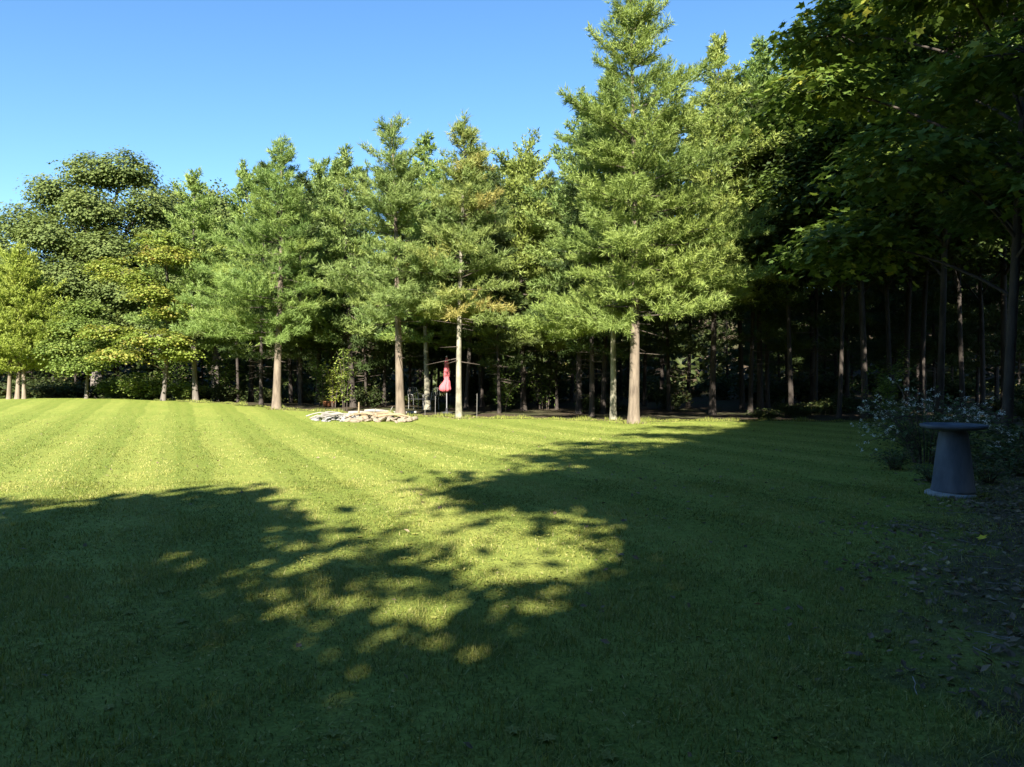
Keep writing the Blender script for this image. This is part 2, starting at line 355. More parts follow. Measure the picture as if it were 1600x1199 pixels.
rng = np.random.default_rng(5)
g = Geo()
g.add(*grass_patch(rng, 2.6, 6.0, 5000, 0.014, 0.040, 0.0025, 0.8, 0.45))
g.add(*grass_patch(rng, 6.0, 11.0, 1900, 0.014, 0.034, 0.0038, 0.7, 0.4))
g.add(*grass_patch(rng, 11.0, 27.0, 330, 0.015, 0.032, 0.007))
n = 26000
cy = np.sqrt(rng.uniform(2.7 ** 2, 10.5 ** 2, n)); cx = rng.uniform(-0.75, 0.75, n) * cy
cm = np.sin(cx * 1.7 + 1.3 * np.sin(cy * 1.1)) * np.sin(cy * 1.9 + np.sin(cx * 1.2)) + 0.5 * np.sin(cx * 6.1 + cy) * np.sin(cy * 5.3)
k = rng.random(n) < np.clip(0.15 + 0.7 * cm, 0.05, 1); cx, cy = cx[k], cy[k]; n = len(cx)
cz = ground_z(cx, cy) + rng.uniform(0.012, 0.04, n)
for j in range(3):
    a_ = rng.uniform(0, 6.28, n)
    g.add(*leaves(rng, np.stack([cx + 0.008 * np.cos(a_), cy + 0.008 * np.sin(a_), cz], -1), 0.022, np.clip(rng.normal(0.62, 0.22, n), 0, 0.95), LEAF_SIMPLE, 0.5))
n = 9000
cy = np.sqrt(rng.uniform(2.7 ** 2, 9 ** 2, n)); cx = rng.uniform(-0.75, 0.75, n) * cy
km = np.clip(np.sin(cx * 2.3 + 2 * np.sin(cy * 0.9)) * np.sin(cy * 2.1 + np.sin(cx)) - 0.25, 0, 1); k = rng.random(n) < km; cx, cy = cx[k], cy[k]; n = len(cx)
g.add(*leaves(rng, np.stack([cx, cy, ground_z(cx, cy) + rng.uniform(0.01, 0.03, n)], -1), 0.035, np.full(n, 1.0), LEAF_SIMPLE * np.array([0.3, 1, 1]), 0.5))
n = 7000
cx = rng.uniform(-17, 13.5, n); cy = edge_y(cx) - np.abs(rng.normal(0, 0.22, n)) + 0.12; hh = rng.uniform(0.05, 0.17, n) * np.clip(0.6 + 0.6 * np.sin(cx * 1.7) * np.sin(cx * 4.3), 0.25, 1.2)
a_ = rng.uniform(0, 6.28, n); b_ = np.stack([cx, cy, ground_z(cx, cy) - 0.01], -1); d_ = np.stack([0.35 * np.cos(a_), 0.35 * np.sin(a_), np.ones(n)], -1) * hh[:, None]; s_ = np.stack([np.ones(n), 0.4 * np.sin(a_), 0 * a_], -1) * 0.011
g.add(np.stack([b_ - s_, b_ + s_, b_ + d_], 1), np.arange(3 * n).reshape(-1, 3), np.repeat(np.clip(rng.normal(0.4, 0.25, n), 0, 0.95), 3))
for i in range(110):                      # broad leaved weeds in the turf
    cy = math.sqrt(rng.uniform(2.9 ** 2, 10 ** 2)); cx = rng.uniform(-0.72, 0.72) * cy; m = int(rng.integers(5, 9))
    a_ = rng.uniform(0, 6.28) + np.arange(m) * 6.28 / m; L_ = rng.uniform(0.02, 0.045); d_ = np.stack([np.cos(a_), np.sin(a_), np.full(m, 0.25)], -1); s_ = np.stack([-np.sin(a_), np.cos(a_), 0 * a_], -1)
    b_ = np.array([cx, cy, float(ground_z(cx, cy)) + 0.018])
    g.add(np.stack([b_ + 0 * d_, b_ + d_ * L_ * 0.55 + s_ * L_ * 0.3, b_ + d_ * L_ - np.array([0, 0, 0.008]), b_ + d_ * L_ * 0.55 - s_ * L_ * 0.3], 1), np.arange(4 * m).reshape(-1, 4), rng.uniform(0.45, 0.9))
for (bx, by, rr, hh_, m) in ((5.81, 9.7, 0.30, 0.09, 420), (4.05, 24.6, 0.28, 0.16, 160), (3.61, 26.4, 0.2, 0.16, 120), (-9.56, 30.0, 0.27, 0.16, 160), (-4.16, 27.6, 0.26, 0.16, 140), (-1.93, 26.8, 0.2, 0.18, 140)):
    a_ = rng.uniform(0, 6.28, m); q_ = rr + np.abs(rng.normal(0, 0.07, m)); cx = bx + np.cos(a_) * q_; cy = by + np.sin(a_) * q_; h_ = rng.uniform(0.3, 1.1, m) * hh_
    b_ = np.stack([cx, cy, ground_z(cx, cy) - 0.01], -1); d_ = np.stack([0.4 * np.cos(a_ + 1), 0.4 * np.sin(a_ + 1), np.ones(m)], -1) * h_[:, None]; s_ = np.stack([np.ones(m), 0 * a_, 0 * a_], -1) * (0.004 if by < 12 else 0.009)
    g.add(np.stack([b_ - s_, b_ + s_, b_ + d_], 1), np.arange(3 * m).reshape(-1, 3), np.repeat(np.clip(rng.normal(0.4, 0.25, m), 0, 1), 3))
tag(g.build('grass', M['grass'], smooth=False), 'short mown grass blades over the lawn', 'grass', kind='stuff')

# ------------------------------------------------------------------ tree builders
def trunk_path(rng, H, bend=0.15, n=14, lean=(0, 0)):
    z = np.linspace(0, H, n); ph = rng.uniform(0, 6.28, 4)
    x = bend * (np.sin(z / H * 3.1 + ph[0]) - np.sin(ph[0])) * 0.6 + lean[0] * z / H
    y = bend * (np.sin(z / H * 2.7 + ph[1]) - np.sin(ph[1])) * 0.6 + lean[1] * z / H
    return np.stack([x, y, z], -1)

def add_trunk(g, path, r0, r1=0.02, sides=12, flare=1.35):
    z = path[:, 2]; H = z[-1]
    # extra rings near the base for the root flare
    zz = np.concatenate([[-0.15, 0.0, 0.12, 0.3, 0.6], z[(z > 0.7)]])
    P = np.stack([np.interp(zz, z, path[:, 0]), np.interp(zz, z, path[:, 1]), zz], -1)
    r = r0 + (r1 - r0) * (np.clip(zz, 0, H) / H) ** 0.9
    r = r * (1 + (flare - 1) * np.exp(-np.clip(zz, 0, None) / 0.25))
    g.tube(P, r, sides)

def needles(rng, pos, dr, var, n, ln, wd, spread=0.75, up=0.25):
    """n needle blades per tuft, single triangles"""
    T = len(pos)
    d = np.repeat(dr, n, 0) + rng.normal(0, spread, (T * n, 3)); d[:, 2] += up; d = nrm(d)
    p = np.repeat(pos, n, 0) + rng.normal(0, 0.03, (T * n, 3))
    bias = rng.normal(0, 0.8, (T * n, 3)); bias[:, 2] += 0.7; bias[:, :2] += 0.5 * nrm(p[:, :2])
    s = nrm(np.cross(d, bias))
    l = ln * rng.uniform(0.7, 1.25, (T * n, 1)); w = wd * rng.uniform(0.7, 1.3, (T * n, 1))
    V = np.stack([p - s * w, p + s * w, p + d * l], 1)
    v = np.clip(np.repeat(var, n) + rng.normal(0, 0.06, T * n), 0, 1)
    return V.reshape(-1, 3), np.arange(3 * T * n).reshape(-1, 3), np.repeat(v, 3)

def pine(name, seed, H, cb, rmax, r0, loc, label, mat='pine', bark='bark', group=None, asym=None, extra=(), dead=6, whorl=0.42, per=(4, 6),
         nn=9, ln=0.185, wd=0.0135, fall=0.85, lean=(0, 0), step=0.115, gold=None, upb=0.0, tw=1.0, stems=(), inner=0, roll=0.95):
    rng = np.random.default_rng(seed)
    if loc[1] > 0: H = cap(800 + loc[0] / loc[1] * F + lean[0] / loc[1] * F, loc[1], H)
    root = empty(name, loc, 0, label, 'tree', group)
    gt = Geo(); gc = Geo(); gb = Geo()
    path = trunk_path(rng, H, 0.18, 16, lean); add_trunk(gt, path, r0)
    tx = lambda z: np.array([np.interp(z, path[:, 2], path[:, 0]), np.interp(z, path[:, 2], path[:, 1]), z])
    for sx_, sy_ in stems:
        p2 = trunk_path(rng, 3.6, 0.05, 8, (-sx_ * 0.4, 0)); p2[:, 0] += sx_; p2[:, 1] += sy_; add_trunk(gt, p2, r0 * 0.9, 0.05)
    br = []
    z = cb
    while z < H - 0.15:
        t = (z - cb) / (H - cb)
        L0 = rmax * (1 - t) ** fall * (0.72 + 0.28 * min(1, t / 0.12)) + 0.22
        k = rng.integers(per[0], per[1] + 1); wl_ = rng.uniform(0.75, 1.12); a0 = rng.uniform(0, 6.28)
        for i in range(k):
            az = a0 + i * 2 * np.pi / k + rng.normal(0, 0.25)
            L = L0 * rng.uniform(0.55, 1.15) * (1.3 if rng.random() < 0.12 else 1.0) * wl_
            if asym is not None: L *= asym(az, t)
            el = R(-8 + 52 * t ** 1.3) + rng.normal(0, 0.15) + upb
            if L > 0.15: br.append((z + rng.uniform(-0.28, 0.28), az, L, el))
        z += whorl * rng.uniform(0.75, 1.25) * (0.75 + 0.5 * (1 - t))
    for q in range(inner):
        z = rng.uniform(cb + 0.2, H - 1.2); br.append((z, rng.uniform(0, 6.28), rng.uniform(0.55, 1.15), R(rng.uniform(0, 35))))
    br += list(extra)
    PP, DD, VV = [], [], []
    for (z, az, L, el) in br:
        b0 = tx(min(max(z, 0.3), H - 0.05)); k = max(4, int(L / 0.35) + 2)
        s = np.linspace(0, 1, k); h = np.array([np.cos(az), np.sin(az)]); side = np.array([-h[1], h[0], 0.0])
        rise = np.sin(el) * L * s + 0.12 * L * s ** 2.4 - 0.06 * L * s
        wig = rng.normal(0, 0.05) * L * np.sin(s * 3.0)
        pts = b0 + np.stack([h[0] * L * np.cos(el) * s + side[0] * wig, h[1] * L * np.cos(el) * s + side[1] * wig, rise], -1)
        rb = min(0.027, 0.008 + 0.007 * L)
        gb.tube(pts, rb * (1 - 0.85 * s), 5, cap=False)
        tn = nrm(np.gradient(pts, axis=0))
        bv = np.clip(rng.normal(0.5, 0.16), 0.1, 0.9)
        if gold is not None: bv = gold(rng, z, az, bv)
        sp = np.arange(0.12 if L < 1.2 else 0.2, 1.0, 0.12 / max(L, 0.3))
        for q in sp:
            pq = np.array([np.interp(q, s, pts[:, c]) for c in range(3)]); tq = np.array([np.interp(q, s, tn[:, c]) for c in range(3)])
            for sg in (-1, 1):
                if rng.random() < 0.14: continue
                tl = (0.16 + 0.42 * L * max(0.0, 1 - q) ** 0.8 * rng.uniform(0.5, 1.1)) * tw
                tl = min(tl, 1.1)
                an = R(rng.uniform(30, 62)) * sg
                ro = rng.uniform(-0.35, roll); dd = tq * np.cos(an) + (side * np.cos(ro) + np.array([0, 0, 1.0]) * abs(np.sin(ro)) * np.sign(ro) * sg) * np.sin(an); dd[2] += rng.normal(0.05, 0.15); dd = dd / np.linalg.norm(dd)
                m = max(2, int(tl / step)); ts = np.linspace(0.25, 1, m)[:, None]
                pp = pq + dd * tl * ts; pp[:, 2] += 0.10 * tl * ts[:, 0] ** 2
                PP.append(pp); DD.append(np.broadcast_to(dd, pp.shape)); VV.append(np.full(m, bv + rng.normal(0, 0.07)))
        m = max(2, int(L * 0.5 / step)); ts = np.linspace(0.45, 1.02, m)
        pp = np.stack([np.interp(ts, s, pts[:, c]) for c in range(3)], -1); PP.append(pp)
        DD.append(np.stack([np.interp(ts, s, tn[:, c]) for c in range(3)], -1)); VV.append(np.full(m, bv))
    # leader
    pp = np.array([tx(q) for q in np.linspace(H - 0.9, H, 12)]); PP.append(pp); DD.append(np.tile([0, 0, 1.0], (12, 1))); VV.append(np.full(12, 0.55))
    P = np.concatenate(PP); D = np.concatenate(DD); V = np.clip(np.concatenate(VV), 0, 1)
    gc.add(*needles(rng, P, D, V, nn, ln, wd))
    # dead lower stubs
    for i in range(dead):
        z = rng.uniform(cb * 0.55, cb * 1.02); az = rng.uniform(0, 6.28); L = rng.uniform(0.3, 1.3)
        b0 = tx(z); s = np.linspace(0, 1, 4)[:, None]
        gb.tube(b0 + np.array([np.cos(az), np.sin(az), rng.uniform(-0.25, 0.15)]) * L * s, (0.018 * (1 - 0.8 * s))[:, 0], 4, cap=False)
    gt.build('trunk', M[bark], root); tag(gb.build('limb', M['twig'], root), kind='stuff'); gc.build('crown', M[mat], root, smooth=False)
    return root

def broadleaf(name, seed, H, r0, lobes, loc, label, mat='oak', bark='bark_grey', group=None, nclump=500, per=45, size=0.16, shape=LEAF_SIMPLE, clump=0.42, flat=0.45,
              stems=1, fork=0.72, shell=0.5, tilt=0.55, varf=None, lean=(0, 0), cat='tree', rad1=0.04, outw=0.5):
    """lobes: (x, y, z, rx, ry, rz) ellipsoids, local; leaf clumps sit towards their surfaces, limbs reach them"""
    rng = np.random.default_rng(seed)
    root = empty(name, loc, 0, label, cat, group); gt = Geo(); gc = Geo()
    lob = np.array(lobes, float)
    paths = []
    for sidx in range(stems):
        off = np.array([0.0, 0.0]) if stems == 1 else 0.28 * np.array([np.cos(sidx * 6.28 / stems + 0.7), np.sin(sidx * 6.28 / stems + 0.7)])
        path = trunk_path(rng, H * (0.88 if stems == 1 else 0.62), 0.3, 12, (lean[0] + off[0] * 1.8, lean[1] + off[1] * 1.8)); path[:, :2] += off
        paths.append(path); add_trunk(gt, path, r0, rad1)
    area = (lob[:, 3] * lob[:, 4] + lob[:, 3] * lob[:, 5] + lob[:, 4] * lob[:, 5]); pk = rng.choice(len(lob), nclump, p=area / area.sum())
    u = nrm(rng.normal(0, 1, (nclump, 3))); u[:, 2] = np.where(u[:, 2] < -0.3, u[:, 2] * 0.6, u[:, 2])
    rr = shell + (1 - shell) * rng.random(nclump) ** 0.6
    cen = lob[pk, :3] + u * lob[pk, 3:] * rr[:, None] * (1 + 0.13 * np.sin(u[:, 0:1] * 7 + pk[:, None]) * np.sin(u[:, 2:3] * 6 + pk[:, None] * 2))
    lobeend = []
    for i, l in enumerate(lob):
        path = paths[i % stems]
        zt = np.clip(l[2] * fork + rng.uniform(-0.4, 0.4), 0.6, path[-1, 2])
        b0 = np.array([np.interp(zt, path[:, 2], path[:, 0]), np.interp(zt, path[:, 2], path[:, 1]), zt]); e = l[:3]
        mid = (b0 + e) / 2 + np.array([0, 0, 0.12 * np.linalg.norm(e - b0)]) + rng.normal(0, 0.12, 3)
        s = np.linspace(0, 1, 6)[:, None]; pts = b0 * (1 - s) ** 2 + 2 * mid * s * (1 - s) + e * s ** 2
        gt.tube(pts, (r0 * 0.28) * (1 - 0.75 * s[:, 0]) + 0.012, 6, cap=False)
    for i in rng.choice(nclump, min(nclump, 14 * len(lob)), replace=False):
        b0 = lob[pk[i], :3] + (cen[i] - lob[pk[i], :3]) * 0.1; e = cen[i]; mid = (b0 + e) / 2 + rng.normal(0, 0.1, 3) + np.array([0, 0, 0.1])
        s = np.linspace(0, 1, 4)[:, None]; gt.tube(b0 * (1 - s) ** 2 + 2 * mid * s * (1 - s) + e * s ** 2, 0.022 * (1 - 0.8 * s[:, 0]), 4, cap=False)
    n = nclump * per; ci = np.repeat(np.arange(nclump), per)
    cs = clump * rng.uniform(0.6, 1.35, nclump)
    ofs = np.clip(rng.normal(0, 1, (n, 3)), -2.0, 2.0) * cs[ci][:, None] * np.array([0.62, 0.62, 0.62 * flat])
    hd = (ofs[:, :2] ** 2).sum(-1); ofs[:, 2] -= 0.35 * hd / np.maximum(cs[ci], 0.1)
    pos = cen[ci] + ofs
    cv = np.clip(rng.normal(0.5, 0.17, nclump), 0.05, 0.9)
    if varf is not None: cv = varf(rng, cen, cv)
    gc.add(*leaves(rng, pos, size, cv[ci] + rng.normal(0, 0.08, n), shape, tilt, u[ci] * outw))
    gt.build('trunk', M[bark], root); gc.build('crown', M[mat], root, smooth=False)
    return root

def shrub(name, seed, rad, h, loc, label, mat='shrub', stems=14, per=60, size=0.1, group=None, cat='shrub', flowers=0, droop=0.3, leafshape=LEAF_SIMPLE, spread=1.0):
    rng = np.random.default_rng(seed); root = empty(name, loc, 0, label, cat, group); gs = Geo(); gl = Geo(); gf = Geo()
    nf = 0
    for i in range(stems):
        az = rng.uniform(0, 6.28); L = rng.uniform(0.3, 1.0) * rad; hh = h * rng.uniform(0.6, 1.05) * (1 - 0.35 * (L / rad) ** 2)
        s = np.linspace(0, 1, 7); b = np.array([np.cos(az), np.sin(az)]) * 0.18 * rad
        hx = (np.array([np.cos(az), np.sin(az)])[None] * (L * s ** 1.4 * spread)[:, None]) + b
        pts = np.concatenate([hx, (hh * (1 - (1 - s) ** (1.6)) - droop * L * s ** 3)[:, None]], 1); pts[0, 2] = -0.04
        gs.tube(pts, 0.010 * (1 - 0.8 * s) + 0.002, 4, cap=False)
        q = rng.uniform(0.12, 1.0, per); pos = np.stack([np.interp(q, s, pts[:, c]) for c in range(3)], -1) + rng.normal(0, 1, (per, 3)) * np.array([0.09, 0.09, 0.06]) * (0.5 + rad)
        pos[:, 2] = np.maximum(pos[:, 2], 0.02)
        gl.add(*leaves(rng, pos, size, np.clip(rng.normal(0.5, 0.2) + rng.normal(0, 0.12, per), 0, 1), leafshape, 0.5))
        if flowers:
            k = flowers; pos = pts[-1] + rng.normal(0, 1, (k, 3)) * np.array([0.09, 0.09, 0.05])
            for c in pos:
                m = 9; pp = c + rng.normal(0, 0.014, (m, 3))
                gf.add(*leaves(rng, pp, 0.034, rng.uniform(0, 1, m), LEAF_SIMPLE, 0.7)); nf += 1
    tag(gs.build('stem', M['twig'], root), kind='stuff'); tag(gl.build('foliage', M[mat], root, smooth=False), kind='stuff')
    if nf: tag(gf.build('blossom', M['flower'], root, smooth=False), kind='stuff')
    return root

def auto_lobes(seed, H, cb, rad, n=14, top=0.55):
    rng = np.random.default_rng(seed); out = []
    for i in range(n):
        t = (i + 0.5) / n; z = cb + (H - cb) * (0.12 + 0.76 * t); prof = math.sin(math.pi * min(0.97, 0.22 + 0.78 * t)) ** 0.7
        az = i * 2.4 + rng.uniform(-0.4, 0.4); rr = rad * prof * rng.uniform(0.45, 0.72)
        q = rad * rng.uniform(0.36, 0.52) * (0.65 + 0.35 * prof)
        out.append((math.cos(az) * rr, math.sin(az) * rr, z, q, q, q * rng.uniform(0.55, 0.75)))
    out.append((0, 0, H - rad * 0.35, rad * 0.4, rad * 0.4, rad * 0.35)); out.append((0, 0, cb + (H - cb) * 0.5, rad * 0.6, rad * 0.6, (H - cb) * 0.3))
    return out

SKX = [-200, 0, 40, 100, 230, 252, 340, 365, 400, 450, 500, 540, 565, 600, 640, 690, 715, 750, 800, 870, 900, 930, 965, 990, 1010, 1040, 1075, 1110, 1150, 1182, 1222, 1250, 1300, 1345, 1700]
SKY_ = [300, 290, 240, 218, 222, 292, 290, 250, 212, 245, 268, 242, 228, 190, 232, 215, 185, 245, 250, 245, 165, 95, 0, -20, 10, 80, 115, 62, 115, 70, 108, 105, 35, -60, -200]
def cap(px, d, H, drop=0.0):
    y = min(np.interp(px + o, SKX, SKY_) for o in (0,)) + drop
    return min(H, CAMZ + (HY - y) / F * d)

# ------------------------------------------------------------------ the specimen trees at the lawn's edge
# big white pine right of the middle
def asymD(az, t):
    return 1.0 + 0.20 * math.cos(az) + (0.12 if t > 0.5 else 0.0)
exD = [(3.35, math.pi - 0.05, 4.0, R(-4)), (3.5, math.pi + 0.35, 3.6, R(0)), (3.9, math.pi - 0.4, 3.4, R(4)),       # long low bough reaching left
       (6.3, 0.05, 4.6, R(5)), (5.9, -0.25, 4.2, R(0)), (5.2, 0.2, 3.9, R(-3)), (4.6, -0.3, 3.3, R(-5)),            # boughs reaching right
       (11.6, math.pi, 1.9, R(42)), (11.2, math.pi - 0.2, 1.5, R(35)), (9.3, math.pi + 0.2, 2.7, R(26)), (10.9, 0.2, 1.4, R(38)), (12.2, 0.1, 1.1, R(45)),
       (4.3, -1.2, 1.8, R(-6)), (4.7, -1.7, 2.0, R(-4)), (5.3, -1.35, 1.8, R(0)), (5.9, -1.8, 1.8, R(4)), (6.6, -1.4, 1.7, R(8)), (7.3, -1.7, 1.6, R(12)), (8.0, -1.5, 1.5, R(14)), (5.0, -2.1, 1.7, R(0)), (6.2, -1.0, 1.6, R(4))]
pine('white_pine', 11, 14.6, 3.7, 4.1, 0.19, at(990, 24.6), 'tallest sunlit white pine with long bough reaching over the lawn', 'pine_warm', asym=asymD, extra=exD, per=(4, 6), dead=9, fall=0.78, whorl=0.60, inner=26, roll=0.7)
# slim second trunk just behind it
pine('white_pine', 12, 12.5, 4.6, 1.9, 0.12, at(958, 26.4), 'slim mottled trunk pine close behind the tallest pine', 'pine', 'bark_mossy', lean=(0.15, 0), dead=4)
pine('white_pine', 13, 11.4, 3.0, 3.3, 0.18, at(432, 30.0), 'sunlit pine with straight pale trunk standing alone at the lawn edge', 'pine', 'bark', asym=lambda az, t: 1.0 - 0.38 * math.cos(az) * (1 - t) , per=(5, 6), whorl=0.48, inner=30,
     extra=[(4.2, math.pi + 0.1, 3.9, R(0)), (5.2, math.pi - 0.25, 4.0, R(6)), (3.7, math.pi + 0.5, 3.2, R(-4)), (6.3, math.pi, 3.3, R(10))])
pine('white_pine', 14, 11.5, 4.0, 2.8, 0.17, at(626, 27.6), 'tall narrow pine rising behind the stone and wood pile', 'pine_blue', 'bark', lean=(-0.5, 0), per=(4, 6), whorl=0.48, inner=30,
     extra=[(3.9, -0.6, 2.1, R(0)), (3.7, math.pi + 0.9, 2.0, R(-3)), (3.8, -1.4, 1.9, R(-6))])
def goldC(rng, z, az, v):
    return float(np.clip(v + (0.36 if rng.random() < 0.3 and 3.0 < z < 9.5 and math.cos(az) > -0.6 else 0.0), 0, 1))
pine('white_pine', 15, 11.2, 3.7, 2.4, 0.115, at(717, 26.8), 'slim pine with browning needles beside the red parasol', 'pine_gold', 'bark_mossy', gold=goldC, dead=10, per=(4, 6), inner=34)
# second row pines
pine('white_pine', 16, 11.2, 2.7, 3.3, 0.135, at(306, 35.0), 'pine with grey trunk behind the yellowing boughs', 'pine', 'bark_grey', per=(4, 6), nn=6, step=0.15, wd=0.027)
pine('white_pine', 17, 12.2, 2.8, 3.2, 0.135, at(497, 36.0), 'bluish pine set back between the lone pine and the pile', 'pine_blue', 'bark_dark', per=(4, 6), nn=6, step=0.15, wd=0.027)
pine('white_pine', 18, 12.6, 3.2, 3.0, 0.135, at(552, 34.0), 'narrow pine with a crooked top behind the pile', 'pine_blue', 'bark_dark', lean=(-0.3, 0), per=(4, 6), nn=6, step=0.15, wd=0.027)
pine('white_pine', 19, 13.2, 3.3, 3.0, 0.135, at(668, 33.0), 'pine in the second row behind the browning pine', 'pine', 'bark_mossy', per=(4, 6), nn=6, step=0.15, wd=0.027)
pine('white_pine', 20, 11.8, 3.2, 3.6, 0.135, at(818, 33.0), 'broad round topped pine left of the tallest pine', 'pine_warm', 'bark_dark', per=(5, 6), nn=6, step=0.15, wd=0.027, fall=0.55)
pine('white_pine', 21, 15.6, 4.6, 3.1, 0.135, at(1113, 30.0), 'pine with a spiky top right of the tallest pine', 'pine_warm', 'bark_dark', per=(4, 6), nn=6, step=0.15, wd=0.027, fall=0.9)
pine('white_pine', 22, 16.4, 4.8, 3.1, 0.135, at(1188, 32.0), 'blunt topped pine next to the dark broadleaf wood', 'pine', 'bark_dark', per=(4, 6), nn=6, step=0.15, wd=0.027, fall=0.7)
pine('white_pine', 23, 13.6, 3.3, 3.1, 0.135, at(905, 31.0), 'pine crown filling in behind the tallest pine', 'pine_blue', 'bark_dark', per=(4, 6), nn=6, step=0.15, wd=0.027)
pine('white_pine', 24, 12.4, 3.0, 3.1, 0.135, at(752, 36.0), 'dark pine in the back row right of the browning pine', 'pine', 'bark_dark', per=(4, 6), nn=6, step=0.15, wd=0.027)
pine('white_pine', 25, 11.8, 2.6, 3.2, 0.135, at(392, 38.0), 'pine in the back row behind the lone pine', 'pine', 'bark_dark', per=(4, 6), nn=6, step=0.15, wd=0.027)

# light green multi stemmed cedar
pine('cedar_tree', 31, 6.8, 1.2, 2.9, 0.10, at(27, 35.0), 'bright yellow green conical cedar with three pale stems', 'cedar', 'bark_cedar', whorl=0.26, per=(8, 10), fall=0.85, upb=0.35, nn=7, ln=0.13, wd=0.022, step=0.15, dead=0, stems=((-0.33, -0.1), (0.3, 0.05)))

# big oak and its neighbours on the left
oakl = [(-4.4, 0, 8.3, 2.1, 1.9, 1.5), (-3.3, -1, 11.2, 1.9, 1.8, 1.4), (-1.9, -0.5, 13.3, 1.7, 1.6, 1.2), (0.2, -0.5, 14.6, 1.6, 1.6, 1.1), (2.3, -0.5, 14.7, 1.5, 1.5, 1.2), (3.7, -0.6, 12.6, 1.5, 1.6, 1.3), (4.3, -0.3, 10.4, 1.5, 1.6, 1.2),
        (4.6, 0, 8.2, 1.7, 1.7, 1.3), (0.9, -2.0, 12.0, 1.7, 1.6, 1.2), (-1.2, -2.2, 10.4, 1.7, 1.6, 1.2), (1.9, -2.4, 9.6, 1.7, 1.6, 1.2), (-2.8, -2.4, 8.2, 1.8, 1.6, 1.2), (0.1, -2.8, 7.8, 1.8, 1.6, 1.2), (2.9, -2.6, 7.0, 1.7, 1.5, 1.1), (-4.3, -1.8, 5.9, 1.8, 1.6, 1.3), (-1.6, -2.8, 5.7, 1.8, 1.6, 1.2), (1.2, -2.8, 5.4, 1.8, 1.5, 1.2), (4.0, -2, 5.2, 1.6, 1.5, 1.2), (0, 0.8, 10.5, 2.8, 1.6, 2.8)]
broadleaf('oak_tree', 41, 15.5, 0.42, oakl, at(150, 46.0), 'largest rounded oak crown rising above the striped lawn', 'oak', 'bark_grey', nclump=1900, per=60, size=0.155, clump=0.62, shape=LEAF_WIDE, outw=1.0, shell=0.4)
oakb = broadleaf('oak_tree', 42, 13.0, 0.34, auto_lobes(42, 11.8, 3.0, 4.2, 12), at(-25, 47.0), 'dull green broadleaf crown behind the cedar', 'oak', nclump=1000, per=44, size=0.2, clump=0.6, shape=LEAF_WIDE, outw=1.0, shell=0.4)
copy_tree(oakb, at(275, 50.0), 1.3, (0.95, 0.95, 1.30), 'greyish broadleaf crown right of the largest oak')
copy_tree(oakb, at(336, 50.0), 2.7, (0.9, 0.9, 1.31), 'thin dull topped broadleaf left of the lone pine')
copy_tree(oakb, at(800, 47.0), 4.1, (1.0, 1.0, 1.2), 'dark broadleaf top showing between the pines')
# tree turning yellow
def turnv(rng, cen, v):
    return np.clip(0.25 + rng.normal(0, 0.12, len(v)) + np.where(rng.random(len(v)) < 0.12, 0.3, 0.0) + np.where((cen[:, 0] > 0.2) & (cen[:, 2] > 3.6) & (cen[:, 2] < 5.0), 0.4, 0), 0, 1)
tl = [(-1.9, -0.8, 6.2, 0.9, 0.8, 0.32), (-1.0, -1.2, 5.7, 1.0, 0.8, 0.36), (0.0, -1.4, 5.0, 0.9, 0.8, 0.5), (0.8, -1.2, 6.6, 1.2, 0.9, 0.4), (-1.8, -1.2, 3.2, 1.1, 0.8, 0.3), (0.4, -1.6, 2.9, 1.4, 0.9, 0.34),
      (-1.2, -1.4, 2.2, 1.1, 0.8, 0.3), (0.8, -1.0, 4.2, 0.9, 0.8, 0.5), (0.2, -0.6, 7.3, 1.1, 0.9, 0.5), (1.2, -0.9, 2.2, 0.9, 0.8, 0.3)]
broadleaf('maple_tree', 46, 7.6, 0.11, tl, at(255, 34.5), 'young maple turning yellow and rusty with layered boughs', 'turning', 'bark_grey', nclump=300, per=80, size=0.11, clump=0.42, flat=0.22, shape=LEAF_WIDE)
broadleaf('maple_tree', 47, 4.9, 0.08, [(0, -0.4, 3.4, 1.2, 1.0, 0.6), (-0.6, -0.6, 2.5, 1.2, 1.0, 0.5), (0.8, -0.6, 2.6, 1.0, 1.0, 0.5), (0.2, -0.8, 1.7, 1.2, 0.9, 0.45), (0, 0, 4.3, 0.7, 0.7, 0.5)], at(135, 35.5),
          'low pale green maple between the cedar and the turning maple', 'shrub', 'bark_grey', nclump=340, per=60, size=0.11, clump=0.42, flat=0.3, shape=LEAF_WIDE)

# the near maple on the right whose boughs hang into the top corner
ml = []
rng = np.random.default_rng(51)
for i in range(34):
    t = (i + 0.5) / 34; z = 4.2 + 14.5 * t; rr = (5.2 * math.sin(math.pi * min(0.96, 0.30 + 0.68 * t)) ** 0.8) * rng.uniform(0.35, 0.8); az = i * 2.4
    ml.append((math.cos(az) * rr, math.sin(az) * rr, z, rng.uniform(1.2, 1.9), rng.uniform(1.2, 1.9), rng.uniform(0.45, 0.8)))
broadleaf('maple_tree', 51, 19.5, 0.11, ml, at(1572, 16.0), 'big dark maple with boughs hanging into the top corner', 'maple', 'bark_dark', nclump=1350, per=34, size=0.185, shape=LEAF_MAPLE, clump=0.66, flat=0.25, tilt=0.45)

